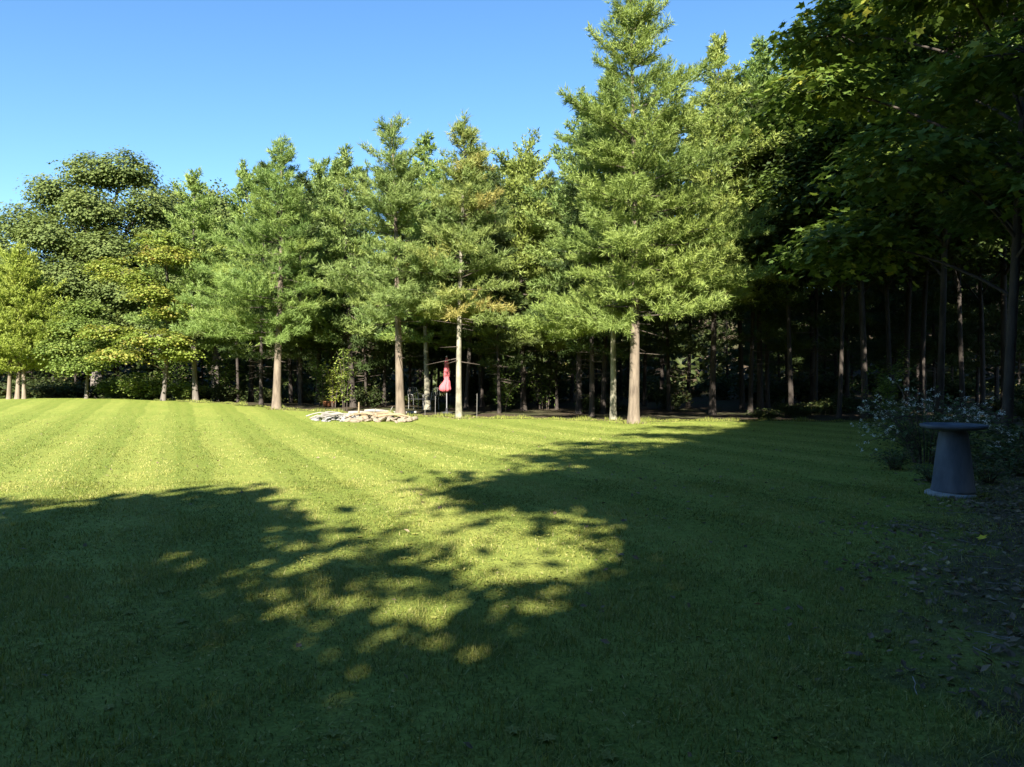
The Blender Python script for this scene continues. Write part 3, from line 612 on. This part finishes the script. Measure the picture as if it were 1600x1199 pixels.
# dark broadleaf trees of the right hand wood
maple0 = broadleaf('wood_tree', 61, 17.5, 0.12, auto_lobes(61, 17.5, 4.5, 4.0, 18), at(1352, 27.5), 'dark broadleaf tree at the corner of the right hand wood', 'maple', 'bark_dark', nclump=1000, per=40, size=0.2, clump=0.6, flat=0.3)
copy_tree(maple0, at(1468, 25.0), 2.1, (1, 1, 1.06), 'dark broadleaf tree behind the white flowering clump')
copy_tree(maple0, at(1415, 31.0), 4.0, (1.05, 1.05, 1.15), 'tall dark broadleaf tree deeper in the right hand wood')
copy_tree(maple0, at(1570, 29.0), 5.0, (1.1, 1.1, 1.2), 'tall dark broadleaf tree behind the near maple')
copy_tree(maple0, at(1270, 36.0), 1.0, (1, 1, 1.1), 'shaded broadleaf crown behind the blunt topped pine')

# ------------------------------------------------------------------ the wood behind: individual trees
LB_POLE = 'slender dark trunk standing in the shaded wood'
fproto = []
for i, (H, cb, rm, r0) in enumerate([(14.0, 3.0, 2.5, 0.10), (13.0, 2.6, 2.8, 0.085), (15.0, 3.6, 2.4, 0.115)]):
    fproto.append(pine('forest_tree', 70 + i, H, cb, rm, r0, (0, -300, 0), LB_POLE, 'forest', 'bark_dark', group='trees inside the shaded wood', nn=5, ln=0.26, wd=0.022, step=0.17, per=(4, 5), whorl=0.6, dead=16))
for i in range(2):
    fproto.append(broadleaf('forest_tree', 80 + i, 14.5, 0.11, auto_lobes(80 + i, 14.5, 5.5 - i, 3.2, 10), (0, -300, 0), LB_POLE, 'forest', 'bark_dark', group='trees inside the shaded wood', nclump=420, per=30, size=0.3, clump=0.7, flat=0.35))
rng = np.random.default_rng(77)
spots = [(925, 28.8), (942, 31), (1237, 29.5), (1311, 27.5), (1352, 26.5), (572, 34.5), (600, 35.5), (1200, 33), (1160, 35), (1045, 33), (1075, 37), (870, 34), (840, 38), (780, 31), (408, 33.5), (470, 34.5), (520, 40), (640, 37), (700, 40), (1390, 28), (1440, 30), (1505, 26.5), (1535, 31)]
pts = [np.array([(p - 800) / F * d, d]) for p, d in spots]
tries = 0
while len(pts) < 120 and tries < 6000:
    tries += 1
    y = rng.uniform(30, 62); x = rng.uniform(-0.80, 0.86) * y
    lim = float(edge_y(x)) + (8 if x < -12 else 4.0)
    if y < lim: continue
    c = np.array([x, y])
    if min(np.linalg.norm(c - q) for q in pts) < 1.9: continue
    pts.append(c)
FL = {0: 'dark trunk just left of the slim mottled pine', 2: 'thin dark trunk right of the spiky topped pine', 3: 'thin pale pole trunk in the shade of the right hand wood', 4: 'dark trunk left of the white flowers', 5: 'small brown trunk behind the pile, left one of a pair', 6: 'small brown trunk behind the pile, right one of a pair', 13: 'dim trunk right of the browning pine', 14: 'dark trunk beside the lone pine'}
used = [False] * 5
for i, c in enumerate(pts):
    k = int(rng.integers(0, 5)) if i >= 23 else (3 if i in (2, 3, 4, 7, 8, 19, 20, 21, 22) else int(rng.integers(0, 3)))
    loc = (c[0], c[1], float(ground_z(c[0], c[1])) - 0.05); s = rng.uniform(0.85, 1.12)
    if c[0] < -14: s *= 0.8
    if i == 3: s = 0.8
    if -14 <= c[0] < 3: s *= 0.86
    hz = s * rng.uniform(0.92, 1.08); px_ = 800 + c[0] / c[1] * F
    lowest = max(np.interp(px_ + o, SKX, SKY_) for o in (-40, 0, 40))
    hz = min(hz, (CAMZ + (HY - lowest - rng.uniform(5, 60)) / F * c[1] + 0.4) / (14.0, 13.0, 15.0, 14.5, 14.5)[k])
    sc = (s, s, hz)
    if not used[k]:
        used[k] = True; fproto[k].location = loc; fproto[k].scale = sc; fproto[k].rotation_euler = (0, 0, rng.uniform(0, 6.28))
        fproto[k]['label'] = FL.get(i, LB_POLE)
    else: copy_tree(fproto[k], loc, rng.uniform(0, 6.28), sc, FL.get(i, LB_POLE))
for k in range(5):
    if not used[k]: fproto[k].location = (-20 + 8 * k, 60, -0.8)

# the far wood that closes the view: one leafy mass
rng = np.random.default_rng(88)
n = 34000
a = rng.uniform(-62, 66, n); zz = rng.random(n) ** 1.25 * 11.5; yy = 63 + rng.uniform(0, 7, n) + 2.5 * np.sin(a * 0.5)
cl = np.sin(a * 1.3 + zz) * np.sin(zz * 1.4 + a * 0.4)
keep = rng.random(n) < 0.75 + 0.3 * cl
pos = np.stack([a, yy, ground_z(a, yy) + zz], -1)[keep]
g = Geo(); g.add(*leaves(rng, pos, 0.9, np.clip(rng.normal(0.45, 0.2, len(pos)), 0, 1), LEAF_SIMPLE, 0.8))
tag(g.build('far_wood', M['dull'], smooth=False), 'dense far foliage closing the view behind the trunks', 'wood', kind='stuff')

# ------------------------------------------------------------------ undergrowth and shrubs
sh0 = shrub('leafy_shrub', 91, 1.25, 1.55, at(228, 36.0), 'bright green leafy shrub at the foot of the turning maple', 'shrub', 34, 70, 0.17)
copy_tree(sh0, at(182, 37.0), 1.0, (0.9, 0.9, 0.8), 'lower leafy shrub beside the bright green shrub')
copy_tree(sh0, at(290, 36.0), 2.0, (0.8, 0.8, 0.75), 'small leafy shrub at the foot of the grey trunked pine')
shrub('sapling', 92, 0.55, 2.9, at(540, 31.0), 'leafy young sapling between the lone pine and the pile', 'shrub', 9, 60, 0.13, cat='sapling', droop=0.1)
shrub('sapling', 93, 0.5, 2.3, at(521, 33.0), 'yellowish sapling left of the leafy young sapling', 'cedar', 8, 50, 0.13, cat='sapling', droop=0.1)
sp0 = shrub('sapling', 98, 1.0, 3.2, at(505, 34.0), 'leafy understory sapling right of the lone pine trunk', 'shrub', 12, 70, 0.14, cat='sapling', droop=0.15)
for px, d, sc_, lb in ((575, 37, 1.2, 'dim understory sapling behind the pile'), (785, 32, 0.9, 'dim sapling between the browning pine and the broad pine'), (850, 34, 1.1, 'dim sapling under the broad round topped pine'), (345, 37, 1.1, 'dark sapling left of the lone pine'), (270, 37.5, 1.2, 'sapling behind the turning maple'), (1385, 25, 0.9, 'shaded sapling behind the white flowers')):
    copy_tree(sp0, at(px, d, -0.05), px * 1.0, (sc_, sc_, sc_), lb)
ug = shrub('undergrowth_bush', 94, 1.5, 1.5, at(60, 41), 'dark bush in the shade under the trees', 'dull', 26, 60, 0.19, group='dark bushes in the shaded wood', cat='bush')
rng = np.random.default_rng(95)
for i in range(46):
    y = rng.uniform(38, 60); x = rng.uniform(-0.78, 0.82) * y; s = rng.uniform(0.7, 1.6)
    copy_tree(ug, (x, y, float(ground_z(x, y)) - 0.06), rng.uniform(0, 6.28), (s, s, s * rng.uniform(0.7, 1.2)))
for i in range(26):
    x = rng.uniform(-16, 22); y = float(edge_y(x)) + rng.uniform(2.5, 10); s = rng.uniform(0.3, 0.75)
    copy_tree(ug, (x, y, float(ground_z(x, y)) - 0.06), rng.uniform(0, 6.28), (s, s, s * rng.uniform(0.7, 1.3)))
for px, d, s in ((1195, 26.4, 0.42), (1250, 28, 0.5), (1290, 30, 0.6), (90, 38.5, 0.9), (140, 39.5, 0.9), (330, 38.0, 0.7), (1385, 27, 0.6)):
    copy_tree(ug, at(px, d, -0.05), rng.uniform(0, 6.28), (s, s, s * 0.8))

# white flowering clump behind the bird bath, weeds around
shrub('flowering_plant', 96, 1.1, 1.55, at(1448, 13.2), 'tall clump of small white flowers behind the bird bath', 'weed', 60, 46, 0.07, cat='plant', flowers=4, droop=0.22)
wd0 = shrub('weed_clump', 97, 0.5, 0.62, at(1585, 11.6), 'weedy clump right of the bird bath', 'weed', 20, 34, 0.075, cat='weeds', droop=0.35)
wl = ['low weeds at the foot of the white flowers', 'weeds between the bird bath and the near maple', 'straggly weeds behind the bird bath dish', 'low weeds just behind the bird bath pedestal', 'weeds at the shaded lawn corner by the wood', 'weeds along the wood behind the white flowers', 'tall weeds at the foot of the near maple', 'small weeds in front of the near maple']
for (px, d, s), lb in zip(((1400, 12.2, 0.75), (1560, 12.8, 1.1), (1510, 12.0, 0.95), (1455, 10.9, 0.55), (1425, 16.5, 1.0), (1495, 17.0, 1.4), (1590, 14.4, 1.5), (1545, 10.7, 0.7)), wl):
    copy_tree(wd0, at(px, d), px * 0.7, (s, s, s), lb)

# ------------------------------------------------------------------ bird bath
bb = empty('bird_bath', at(1490, 9.7), 0, 'dark slate blue bird bath on a tapered round pedestal', 'bird bath')
g = Geo(); g.lathe([(0.0, -0.03), (0.29, -0.03), (0.305, 0.0), (0.30, 0.03), (0.28, 0.045), (0.0, 0.055)], 40); o = g.build('base', M['bath_base'], bb); o.location = (-0.045, -0.02, 0); o.rotation_euler = (0, 0.05, 0)
g = Geo(); g.lathe([(0.0, 0.06), (0.258, 0.05), (0.262, 0.075), (0.25, 0.12), (0.23, 0.30), (0.203, 0.55), (0.18, 0.75), (0.168, 0.82), (0.15, 0.835), (0.0, 0.835)], 40); g.build('pedestal', M['bath'], bb)
g = Geo(); g.lathe([(0.0, 0.82), (0.145, 0.82), (0.15, 0.845), (0.20, 0.858), (0.30, 0.868), (0.375, 0.882), (0.394, 0.905), (0.392, 0.930), (0.370, 0.936), (0.345, 0.915), (0.26, 0.892), (0.0, 0.882)], 48); dish = g.build('dish', M['bath'], bb)
g = Geo(); g.lathe([(0.0, 0.905), (0.31, 0.905)], 40); g.build('water_surface', M['water'], dish)

# ------------------------------------------------------------------ folded red parasol, garden chairs and stakes at the wood's edge
pu = empty('patio_umbrella', at(698, 29.6), 0, 'folded red patio umbrella on a thin pole', 'umbrella')
g = Geo(); g.tube([(0, 0, 0.05), (0, 0, 2.2)], 0.022, 10); g.build('pole', M['pole'], pu)
g = Geo(); g.lathe([(0, 0), (0.24, 0), (0.25, 0.03), (0.22, 0.06), (0.05, 0.08), (0.04, 0.22), (0, 0.22)], 24); g.build('base', M['dark_metal'], pu)
prof = [(0.015, 2.26), (0.05, 2.20), (0.085, 2.02), (0.10, 1.75), (0.115, 1.45), (0.095, 1.28), (0.13, 1.20), (0.20, 1.02), (0.235, 0.88), (0.20, 0.80), (0.10, 0.74), (0.03, 0.72)]
g = Geo(); nseg = 32; a = np.arange(nseg) * 2 * np.pi / nseg; pr = np.array(prof)
fold = 1 + 0.22 * np.cos(a * 8)[None] * np.clip((2.2 - pr[:, 1:2]) / 0.5, 0, 1)
V = np.stack([pr[:, 0:1] * fold * np.cos(a), pr[:, 0:1] * fold * np.sin(a), np.repeat(pr[:, 1:2], nseg, 1)], -1)
V[-5:, :, 0] -= 0.07; V[:, :, 2] = 2.26 - (2.26 - V[:, :, 2]) * 0.92
i, j = np.meshgrid(np.arange(len(pr) - 1), np.arange(nseg), indexing='ij')
g.add(V, np.stack([i * nseg + j, i * nseg + (j + 1) % nseg, (i + 1) * nseg + (j + 1) % nseg, (i + 1) * nseg + j], -1).reshape(-1, 4))
can = g.build('canopy', M['red'], pu); can.scale = (0.9, 0.9, 1.0)
g = Geo(); g.tube([(0.112, 0, 1.30), (0, 0.112, 1.285), (-0.112, 0, 1.30), (0, -0.112, 1.285), (0.11, -0.01, 1.30)], 0.014, 6); g.build('strap', M['red'], can)
g = Geo(); g.lathe([(0, 2.24), (0.03, 2.25), (0.035, 2.28), (0.0, 2.32)], 12); g.build('finial', M['pole'], pu)

def garden_chair(loc, rz, label):
    ch = empty('garden_chair', loc, rz, label, 'chair', 'metal garden chairs near the red umbrella')
    for sx in (-0.24, 0.24):
        for sy, k in ((-0.22, 0.43), (0.22, 0.43)):
            g = Geo(); g.tube([(sx, sy * 1.15, 0), (sx, sy, k)], 0.013, 6); g.build('leg', M['white_metal'], ch)
        g = Geo(); g.tube([(sx, 0.22, 0.43), (sx, 0.3, 0.7), (sx * 0.8, 0.34, 0.92)], 0.013, 6); g.build('back_post', M['white_metal'], ch)
        g = Geo(); g.tube([(sx, -0.2, 0.43), (sx * 1.12, -0.22, 0.62), (sx * 1.12, 0.05, 0.66), (sx, 0.28, 0.64)], 0.012, 6); g.build('arm', M['white_metal'], ch)
    g = Geo(); g.tube([(-0.19, 0.34, 0.92), (0, 0.35, 0.96), (0.19, 0.34, 0.92)], 0.013, 6); g.build('back_rail', M['white_metal'], ch)
    for sx in (-0.1, 0, 0.1):
        g = Geo(); g.tube([(sx, 0.22, 0.43), (sx, 0.34, 0.93)], 0.008, 5); g.build('back_bar', M['white_metal'], ch)
    g = Geo(); V = np.array([[x, y, z] for z in (0.42, 0.445) for x, y in ((-0.25, -0.24), (0.25, -0.24), (0.25, 0.23), (-0.25, 0.23))])
    g.add(V, [[3, 2, 1, 0], [4, 5, 6, 7], [0, 1, 5, 4], [1, 2, 6, 5], [2, 3, 7, 6], [3, 0, 4, 7]]); g.build('seat', M['dark_metal'], ch, smooth=False)
garden_chair(at(650, 32.6), 0.6, 'pale metal garden chair left of the red umbrella, nearer the pile')
garden_chair(at(673, 32.0), -0.7, 'pale metal garden chair next to the red umbrella')
for px, d, h, lb in ((745, 27.6, 0.85, 'thin pale garden stake right of the browning pine'), (680, 28.6, 0.7, 'thin garden stake in front of the red umbrella'), (664, 28.9, 0.6, 'short garden stake near the pile end of the chairs')):
    g = Geo(); g.tube([(0, 0, -0.1), (0.01, 0, h)], 0.007, 6)
    o = empty('garden_stake', at(px, d), 0, lb, 'stake', 'garden stakes by the wood'); g.build('rod', M['white_metal'], o)
    g = Geo(); g.lathe([(0, h - 0.005), (0.011, h), (0.011, h + 0.02), (0, h + 0.03)], 8, (0.01, 0, 0)); g.build('cap', M['white_metal'], o)
for px, lb in ((508, 'small terracotta pot in the shade, closest to the lone pine'), (514, 'middle one of three small terracotta pots'), (520, 'small terracotta pot closest to the saplings')):
    o = empty('flower_pot', at(px, 33.5), 0, lb, 'pot', 'terracotta pots in the shade')
    g = Geo(); g.lathe([(0, 0), (0.075, 0), (0.10, 0.17), (0.115, 0.175), (0.118, 0.22), (0.10, 0.22), (0.095, 0.18)], 18); g.build('body', M['terracotta'], o)
    g = Geo(); g.lathe([(0, 0.19), (0.096, 0.185)], 18); g.build('soil', M['soil'], o)

# ------------------------------------------------------------------ stone and wood pile on the lawn
pile = empty('rubble_pile', at(565, 24.9), 0, 'low heap of pale stones and bleached branches on the lawn', 'rubble pile')
rng = np.random.default_rng(101)
def stone_mesh(seed, mat):
    r = np.random.default_rng(seed); g = Geo(); nu, nv = 9, 6
    th = np.arange(nu) * 2 * np.pi / nu; ph = np.linspace(-1.5, 1.5, nv)
    V = np.stack([np.cos(ph)[:, None] * np.cos(th)[None], np.cos(ph)[:, None] * np.sin(th)[None], np.repeat(np.sin(ph)[:, None], nu, 1)], -1)
    k = r.normal(0, 1, (5, 3)); V = V * (1 + 0.10 * sum(np.sin(V @ kk * 2.2 + kk[0]) for kk in k) / 2)[..., None]
    i, j = np.meshgrid(np.arange(nv - 1), np.arange(nu), indexing='ij')
    g.add(V, np.stack([i * nu + j, i * nu + (j + 1) % nu, (i + 1) * nu + (j + 1) % nu, (i + 1) * nu + j], -1).reshape(-1, 4))
    return g.mesh('stone', mat, smooth=False)
sp_ = [stone_mesh(s, M['stone_pale']) for s in range(4)]; st_ = [stone_mesh(s + 9, M['stone_tan']) for s in range(4)]
for i in range(170):
    x = rng.uniform(-1.72, 1.72); y = rng.normal(0, 0.42) * (1 - 0.4 * abs(x) / 1.7)
    top = 0.22 * max(0, 1 - (x / 1.8) ** 2) * math.exp(-(y / 0.5) ** 2)
    pale = x < -0.35 + rng.normal(0, 0.25)
    o = bpy.data.objects.new('stone', (sp_ if pale else st_)[int(rng.integers(0, 4))]); link(o, pile)
    s = rng.uniform(0.05, 0.125)
    o.location = (x, y, rng.uniform(0.02, max(0.04, top))); o.scale = (s * rng.uniform(0.9, 1.7), s, s * rng.uniform(0.5, 0.8)); o.rotation_euler = (rng.normal(0, 0.3), rng.normal(0, 0.3), rng.uniform(0, 6.28))
for i in range(22):
    x = rng.uniform(-1.45, 1.3); y = rng.normal(0, 0.3); L = rng.uniform(0.5, 1.3); az = rng.normal(0, 0.5); r = rng.uniform(0.018, 0.05)
    s = np.linspace(-0.5, 0.5, 6); arch = rng.uniform(0.0, 0.14)
    z0 = 0.10 + 0.16 * max(0, 1 - (x / 1.7) ** 2) * rng.random()
    p3 = np.stack([x + np.cos(az) * L * s, y + np.sin(az) * L * s, z0 + arch * (1 - 4 * s ** 2) + rng.normal(0, 0.012, 6)], -1)
    g = Geo(); g.tube(p3, r * (1 - 0.5 * (s + 0.5)), 7); g.build('branch', M['driftwood'] if x < -0.3 + rng.normal(0, 0.3) else M['tanwood'], pile)
g = Geo(); g.tube([(-0.12, 0.1, 0.2), (-0.11, 0.1, 0.62)], [0.035, 0.025], 7); g.build('branch', M['tanwood'], pile)
# log edging behind the pile, lying on the wood floor
for (xa, da, xb, db, r, lb) in ((545, 27.8, 622, 27.4, 0.07, 'long pale log lying behind the rubble pile'), (570, 29.5, 650, 29.0, 0.06, 'shaded log lying further behind the rubble pile')):
    A, B = at(xa, da), at(xb, db); c = (A + B) / 2; o = empty('fallen_log', c, 0, lb, 'log', 'logs behind the pile')
    s = np.linspace(0, 1, 7)[:, None]; p3 = np.array(A - c)[None] * (1 - s) + np.array(B - c)[None] * s + np.array([0, 0, r * 0.8]) + 0.03 * np.sin(s * 7)
    g = Geo(); g.tube(p3, r * (1.1 - 0.3 * s[:, 0]), 9); g.build('stem', M['driftwood'], o)
    g = Geo(); g.tube(np.array([p3[3], p3[3] + [0.12, -0.05, 0.22]]), [0.03, 0.015], 6); g.build('branch_stub', M['driftwood'], o)

# ------------------------------------------------------------------ fallen leaves and twigs near the trees on the right
rng = np.random.default_rng(111)
n = 16000
y = np.sqrt(rng.uniform(2.7 ** 2, 13 ** 2, n)); x = rng.uniform(0.05, 0.80, n) * y
keep = rng.random(n) < np.clip(0.12 + 0.5 * soil_cover(x, y), 0.015, 0.8)
x, y = x[keep], y[keep]
pos = np.stack([x, y, ground_z(x, y) + rng.uniform(0.012, 0.045, len(x))], -1)
n2 = 260; y2 = np.sqrt(rng.uniform(3 ** 2, 24 ** 2, n2)); x2 = rng.uniform(-0.7, 0.5, n2) * y2
for bx, by in ((4.05, 24.6), (3.61, 26.4), (-9.56, 30.0), (-4.16, 27.6), (-1.93, 26.8)):
    a2_ = rng.uniform(0, 6.28, 130); q2 = 0.18 + np.abs(rng.normal(0, 0.4, 130)); x2 = np.concatenate([x2, bx + np.cos(a2_) * q2]); y2 = np.concatenate([y2, by + np.sin(a2_) * q2])
pos = np.concatenate([pos, np.stack([x2, y2, ground_z(x2, y2) + 0.035], -1)]); x = pos[:, 0]
g = Geo(); g.add(*leaves(rng, pos, 0.062, np.clip(rng.normal(0.45, 0.22, len(x)), 0, 0.95), LEAF_SIMPLE, 0.45))
tag(g.build('leaf_litter', M['litter'], smooth=False), 'brown fallen leaves scattered under the trees at the right', 'leaf litter', kind='stuff')
g = Geo(); n = 260
for i in range(n):
    y = math.sqrt(rng.uniform(2.8 ** 2, 11 ** 2)); x = rng.uniform(0.3, 0.75) * y
    if rng.random() > np.clip(0.3 + 0.4 * soil_cover(x, y), 0.03, 1): continue
    az = rng.uniform(0, 6.28); L = rng.uniform(0.05, 0.24); s = np.linspace(-.5, .5, 4)
    g.tube(np.stack([x + np.cos(az) * L * s, y + np.sin(az) * L * s + 0.01 * np.sin(s * 9), 0.02 + rng.uniform(0, 0.02) + 0 * s], -1), 0.0028, 4, cap=False)
tag(g.build('twig_litter', M['driftwood']), 'thin pale twigs scattered on the shaded ground', 'twigs', kind='stuff')
yl = empty('fallen_leaf', at(1537, 7.0, 0.035), 0.5, 'single bright yellow fallen leaf on the dark ground', 'leaf')
g = Geo(); g.add(*leaves(np.random.default_rng(3), np.zeros((1, 3)), 0.085, np.array([0.97]), LEAF_MAPLE, 0.2)); g.build('blade', leaf_mat('yellow_leaf', [(0, (0.5, 0.42, 0.03)), (1, (0.6, 0.5, 0.04))], 0.3, hue=0), yl, smooth=False)
g = Geo(); g.tube([(0, 0, 0), (-0.02, -0.03, 0.0), (-0.03, -0.06, -0.01)], 0.0015, 4); g.build('stalk', M['twig'], yl)

# ------------------------------------------------------------------ trees beside and behind the viewer: they throw the shade on the lawn
def shade_tree(seed, H, x, y, label, lobes, ncl=700, per=36, size=0.27, r0=0.22):
    return broadleaf('yard_tree', seed, H * 0.9, r0, lobes, (x, y, 0), label, 'maple', 'bark_grey', group='yard trees around the viewer', nclump=ncl, per=per, size=size, clump=0.62, flat=0.45, shell=0.35)
def wall_lobes(seed, tops, z0=1.2, q=1.7):
    """rounded crown filling the height up to each (x, top)"""
    r = np.random.default_rng(seed); out = []
    for x, zt in tops:
        z = zt - q * 0.75
        while z > z0:
            out.append((x + r.uniform(-0.3, 0.3), r.uniform(-1.2, 1.2), z, q * r.uniform(0.85, 1.1), q, q * r.uniform(0.65, 0.85))); z -= q * 0.95
    return out
ya = shade_tree(201, 12.0, -7.2, -8.0, 'yard tree behind the viewer shading the striped lawn', wall_lobes(1, [(-3.6, 10.3), (-1.8, 11.6), (-0.2, 10.8), (0.9, 11.3), (1.4, 9.7)]) + [(2.1, 0, 10.4, 0.9, 0.9, 0.4), (2.6, 0, 8.4, 0.8, 1.0, 0.6), (2.9, 0, 7.5, 0.9, 1.0, 0.6), (2.8, 0.2, 6.3, 1.0, 1.0, 0.8), (3.1, 0.0, 5.0, 1.0, 1.0, 0.8)], 1900, 17, 0.5)
yb = copy_tree(ya, (-15.2, -8.5, 0), 0.15, (1.0, 1.0, 1.0), 'yard tree behind the viewer at the far end of the row')
copy_tree(ya, (-8.6, -12.5, 0), 2.9, (1.15, 1.1, 1.0), 'unseen tree added behind the yard row to deepen its shade')  # second row added out of view, doubling the first row's shade
copy_tree(ya, (-3.2, -12.5, 0), 0.3, (1.0, 1.1, 0.85), 'lower unseen tree added behind the yard row to deepen its shade')
copy_tree(ya, (-17.0, -13.5, 0), 3.3, (1.1, 1.1, 1.0), 'unseen tree added behind the far end of the row to deepen its shade')
copy_tree(ya, (-24.0, -9.5, 0), 0.4, (1.1, 1.1, 1.0), 'yard tree closing the row far to the side')
lob2 = wall_lobes(3, [(-2.4, 7.9), (-1.0, 7.4), (0.5, 6.9), (1.9, 7.2)], 0.3, 1.2) + [(-1.5, 0, 9.75, 0.5, 0.4, 0.2), (-0.7, 0, 9.3, 0.5, 0.4, 0.2), (0.0, 0, 8.9, 0.5, 0.4, 0.2), (0.6, 0, 8.55, 0.4, 0.4, 0.2), (-0.3, 0, 7.75, 0.25, 0.3, 0.15), (0.9, 0, 7.9, 0.3, 0.3, 0.2), (-1.9, 0, 8.9, 0.4, 0.4, 0.25), (-1.6, 0, 8.2, 0.5, 0.5, 0.3), (-1.1, 0, 7.8, 0.4, 0.4, 0.25), (-0.7, 0, 8.5, 0.35, 0.4, 0.2)]
shade_tree(203, 7.6, -2.4, -7.0, 'small yard tree behind the viewer in the gap of the row', lob2, 1300, 28, 0.28, r0=0.1)
lob3 = [(-2.9, 0, 11.6, 1.0, 1.2, 0.4), (-2.0, 0, 12.0, 1.2, 1.4, 0.6), (-1.0, 0, 12.9, 1.3, 1.5, 0.8), (-1.3, 0, 13.9, 1.1, 1.0, 0.3), (0.0, 0, 14.2, 1.4, 1.5, 0.8), (-0.1, 0, 15.7, 1.1, 1.0, 0.3), (1.2, 0, 15.9, 1.3, 1.5, 0.9), (1.0, 0, 17.4, 1.1, 1.0, 0.35), (2.2, 0, 17.8, 1.3, 1.5, 1.0), (2.2, 0, 19.2, 1.0, 1.0, 0.35), (3.4, 0, 19.4, 1.4, 1.6, 1.2),
        (0.0, 0, 11.8, 1.3, 1.6, 1.0), (0.8, 0, 13.2, 1.9, 1.8, 1.4), (0.8, 0, 10.8, 1.7, 1.8, 1.4), (2.4, 0, 15.0, 1.9, 1.8, 1.8), (2.4, 0, 12.0, 1.9, 1.8, 1.7), (1.9, 0, 8.9, 1.8, 1.8, 1.5), (2.4, 0, 6.2, 2.0, 1.8, 1.5), (1.2, 0.5, 4.2, 2.0, 1.8, 1.4),
        (-0.2, 0.3, 9.2, 1.1, 1.3, 0.9), (-0.4, 0.2, 7.0, 1.1, 1.3, 1.0), (0.3, -0.5, 5.2, 1.4, 1.5, 1.3), (1.0, 0.6, 7.4, 1.5, 1.5, 1.3), (-1.1, 0, 10.6, 0.8, 0.8, 0.5), (-1.0, 0, 9.7, 0.7, 0.8, 0.5), (-1.2, 0, 8.5, 0.8, 0.8, 0.5), (-1.5, 0, 7.7, 0.7, 0.8, 0.5), (-2.0, 0, 7.1, 0.8, 0.8, 0.4), (-1.0, 0.3, 6.3, 0.9, 0.9, 0.6),
        (-3.4, 0, 12.6, 1.3, 0.3, 0.12), (-2.5, 0, 14.3, 1.5, 0.3, 0.12), (-1.5, 0, 16.3, 1.5, 0.3, 0.12), (-0.3, 0, 18.2, 1.5, 0.3, 0.12), (-2.2, 0, 15.2, 1.0, 0.3, 0.1), (1.0, 0, 20.2, 1.6, 0.3, 0.12)]
shade_tree(204, 18, 0.8, -7.0, 'tall yard tree right behind the viewer', lob3, 2200, 26, 0.33)
big = shade_tree(205, 24.0, 8.2, -3.5, 'tall yard tree behind the viewer beside the wood', wall_lobes(5, [(-2.9, 19.0), (-1.4, 20.8), (0, 21.4), (1.7, 21.0), (3.4, 19.5)], 1.5, 1.9), 1600, 20, 0.46)
for (x, y, s, rz, lb) in ((11.6, 2.0, 0.76, 0.4, 'tall tree beside the viewer along the wood edge'), (14.6, 8.0, 0.74, 2.5, 'tall tree along the wood edge next to the near maple'), (16.5, -4.0, 1.05, 3.0, 'tall tree deeper in the wood beside the viewer'), (20.0, 7.0, 1.05, 5.2, 'tall tree deeper in the wood beyond the near maple'), (20.5, 15.0, 1.0, 0.4, 'tall tree in the wood beside the weeds'), (3.4, -12.0, 0.7, 0.2, 'unseen tree added behind the tall yard tree to fill out its shade')):  # last one added out of view to close gaps in the lawn shade
    copy_tree(big, (x, y, 0), rz, (s, s, s * 0.88), lb)
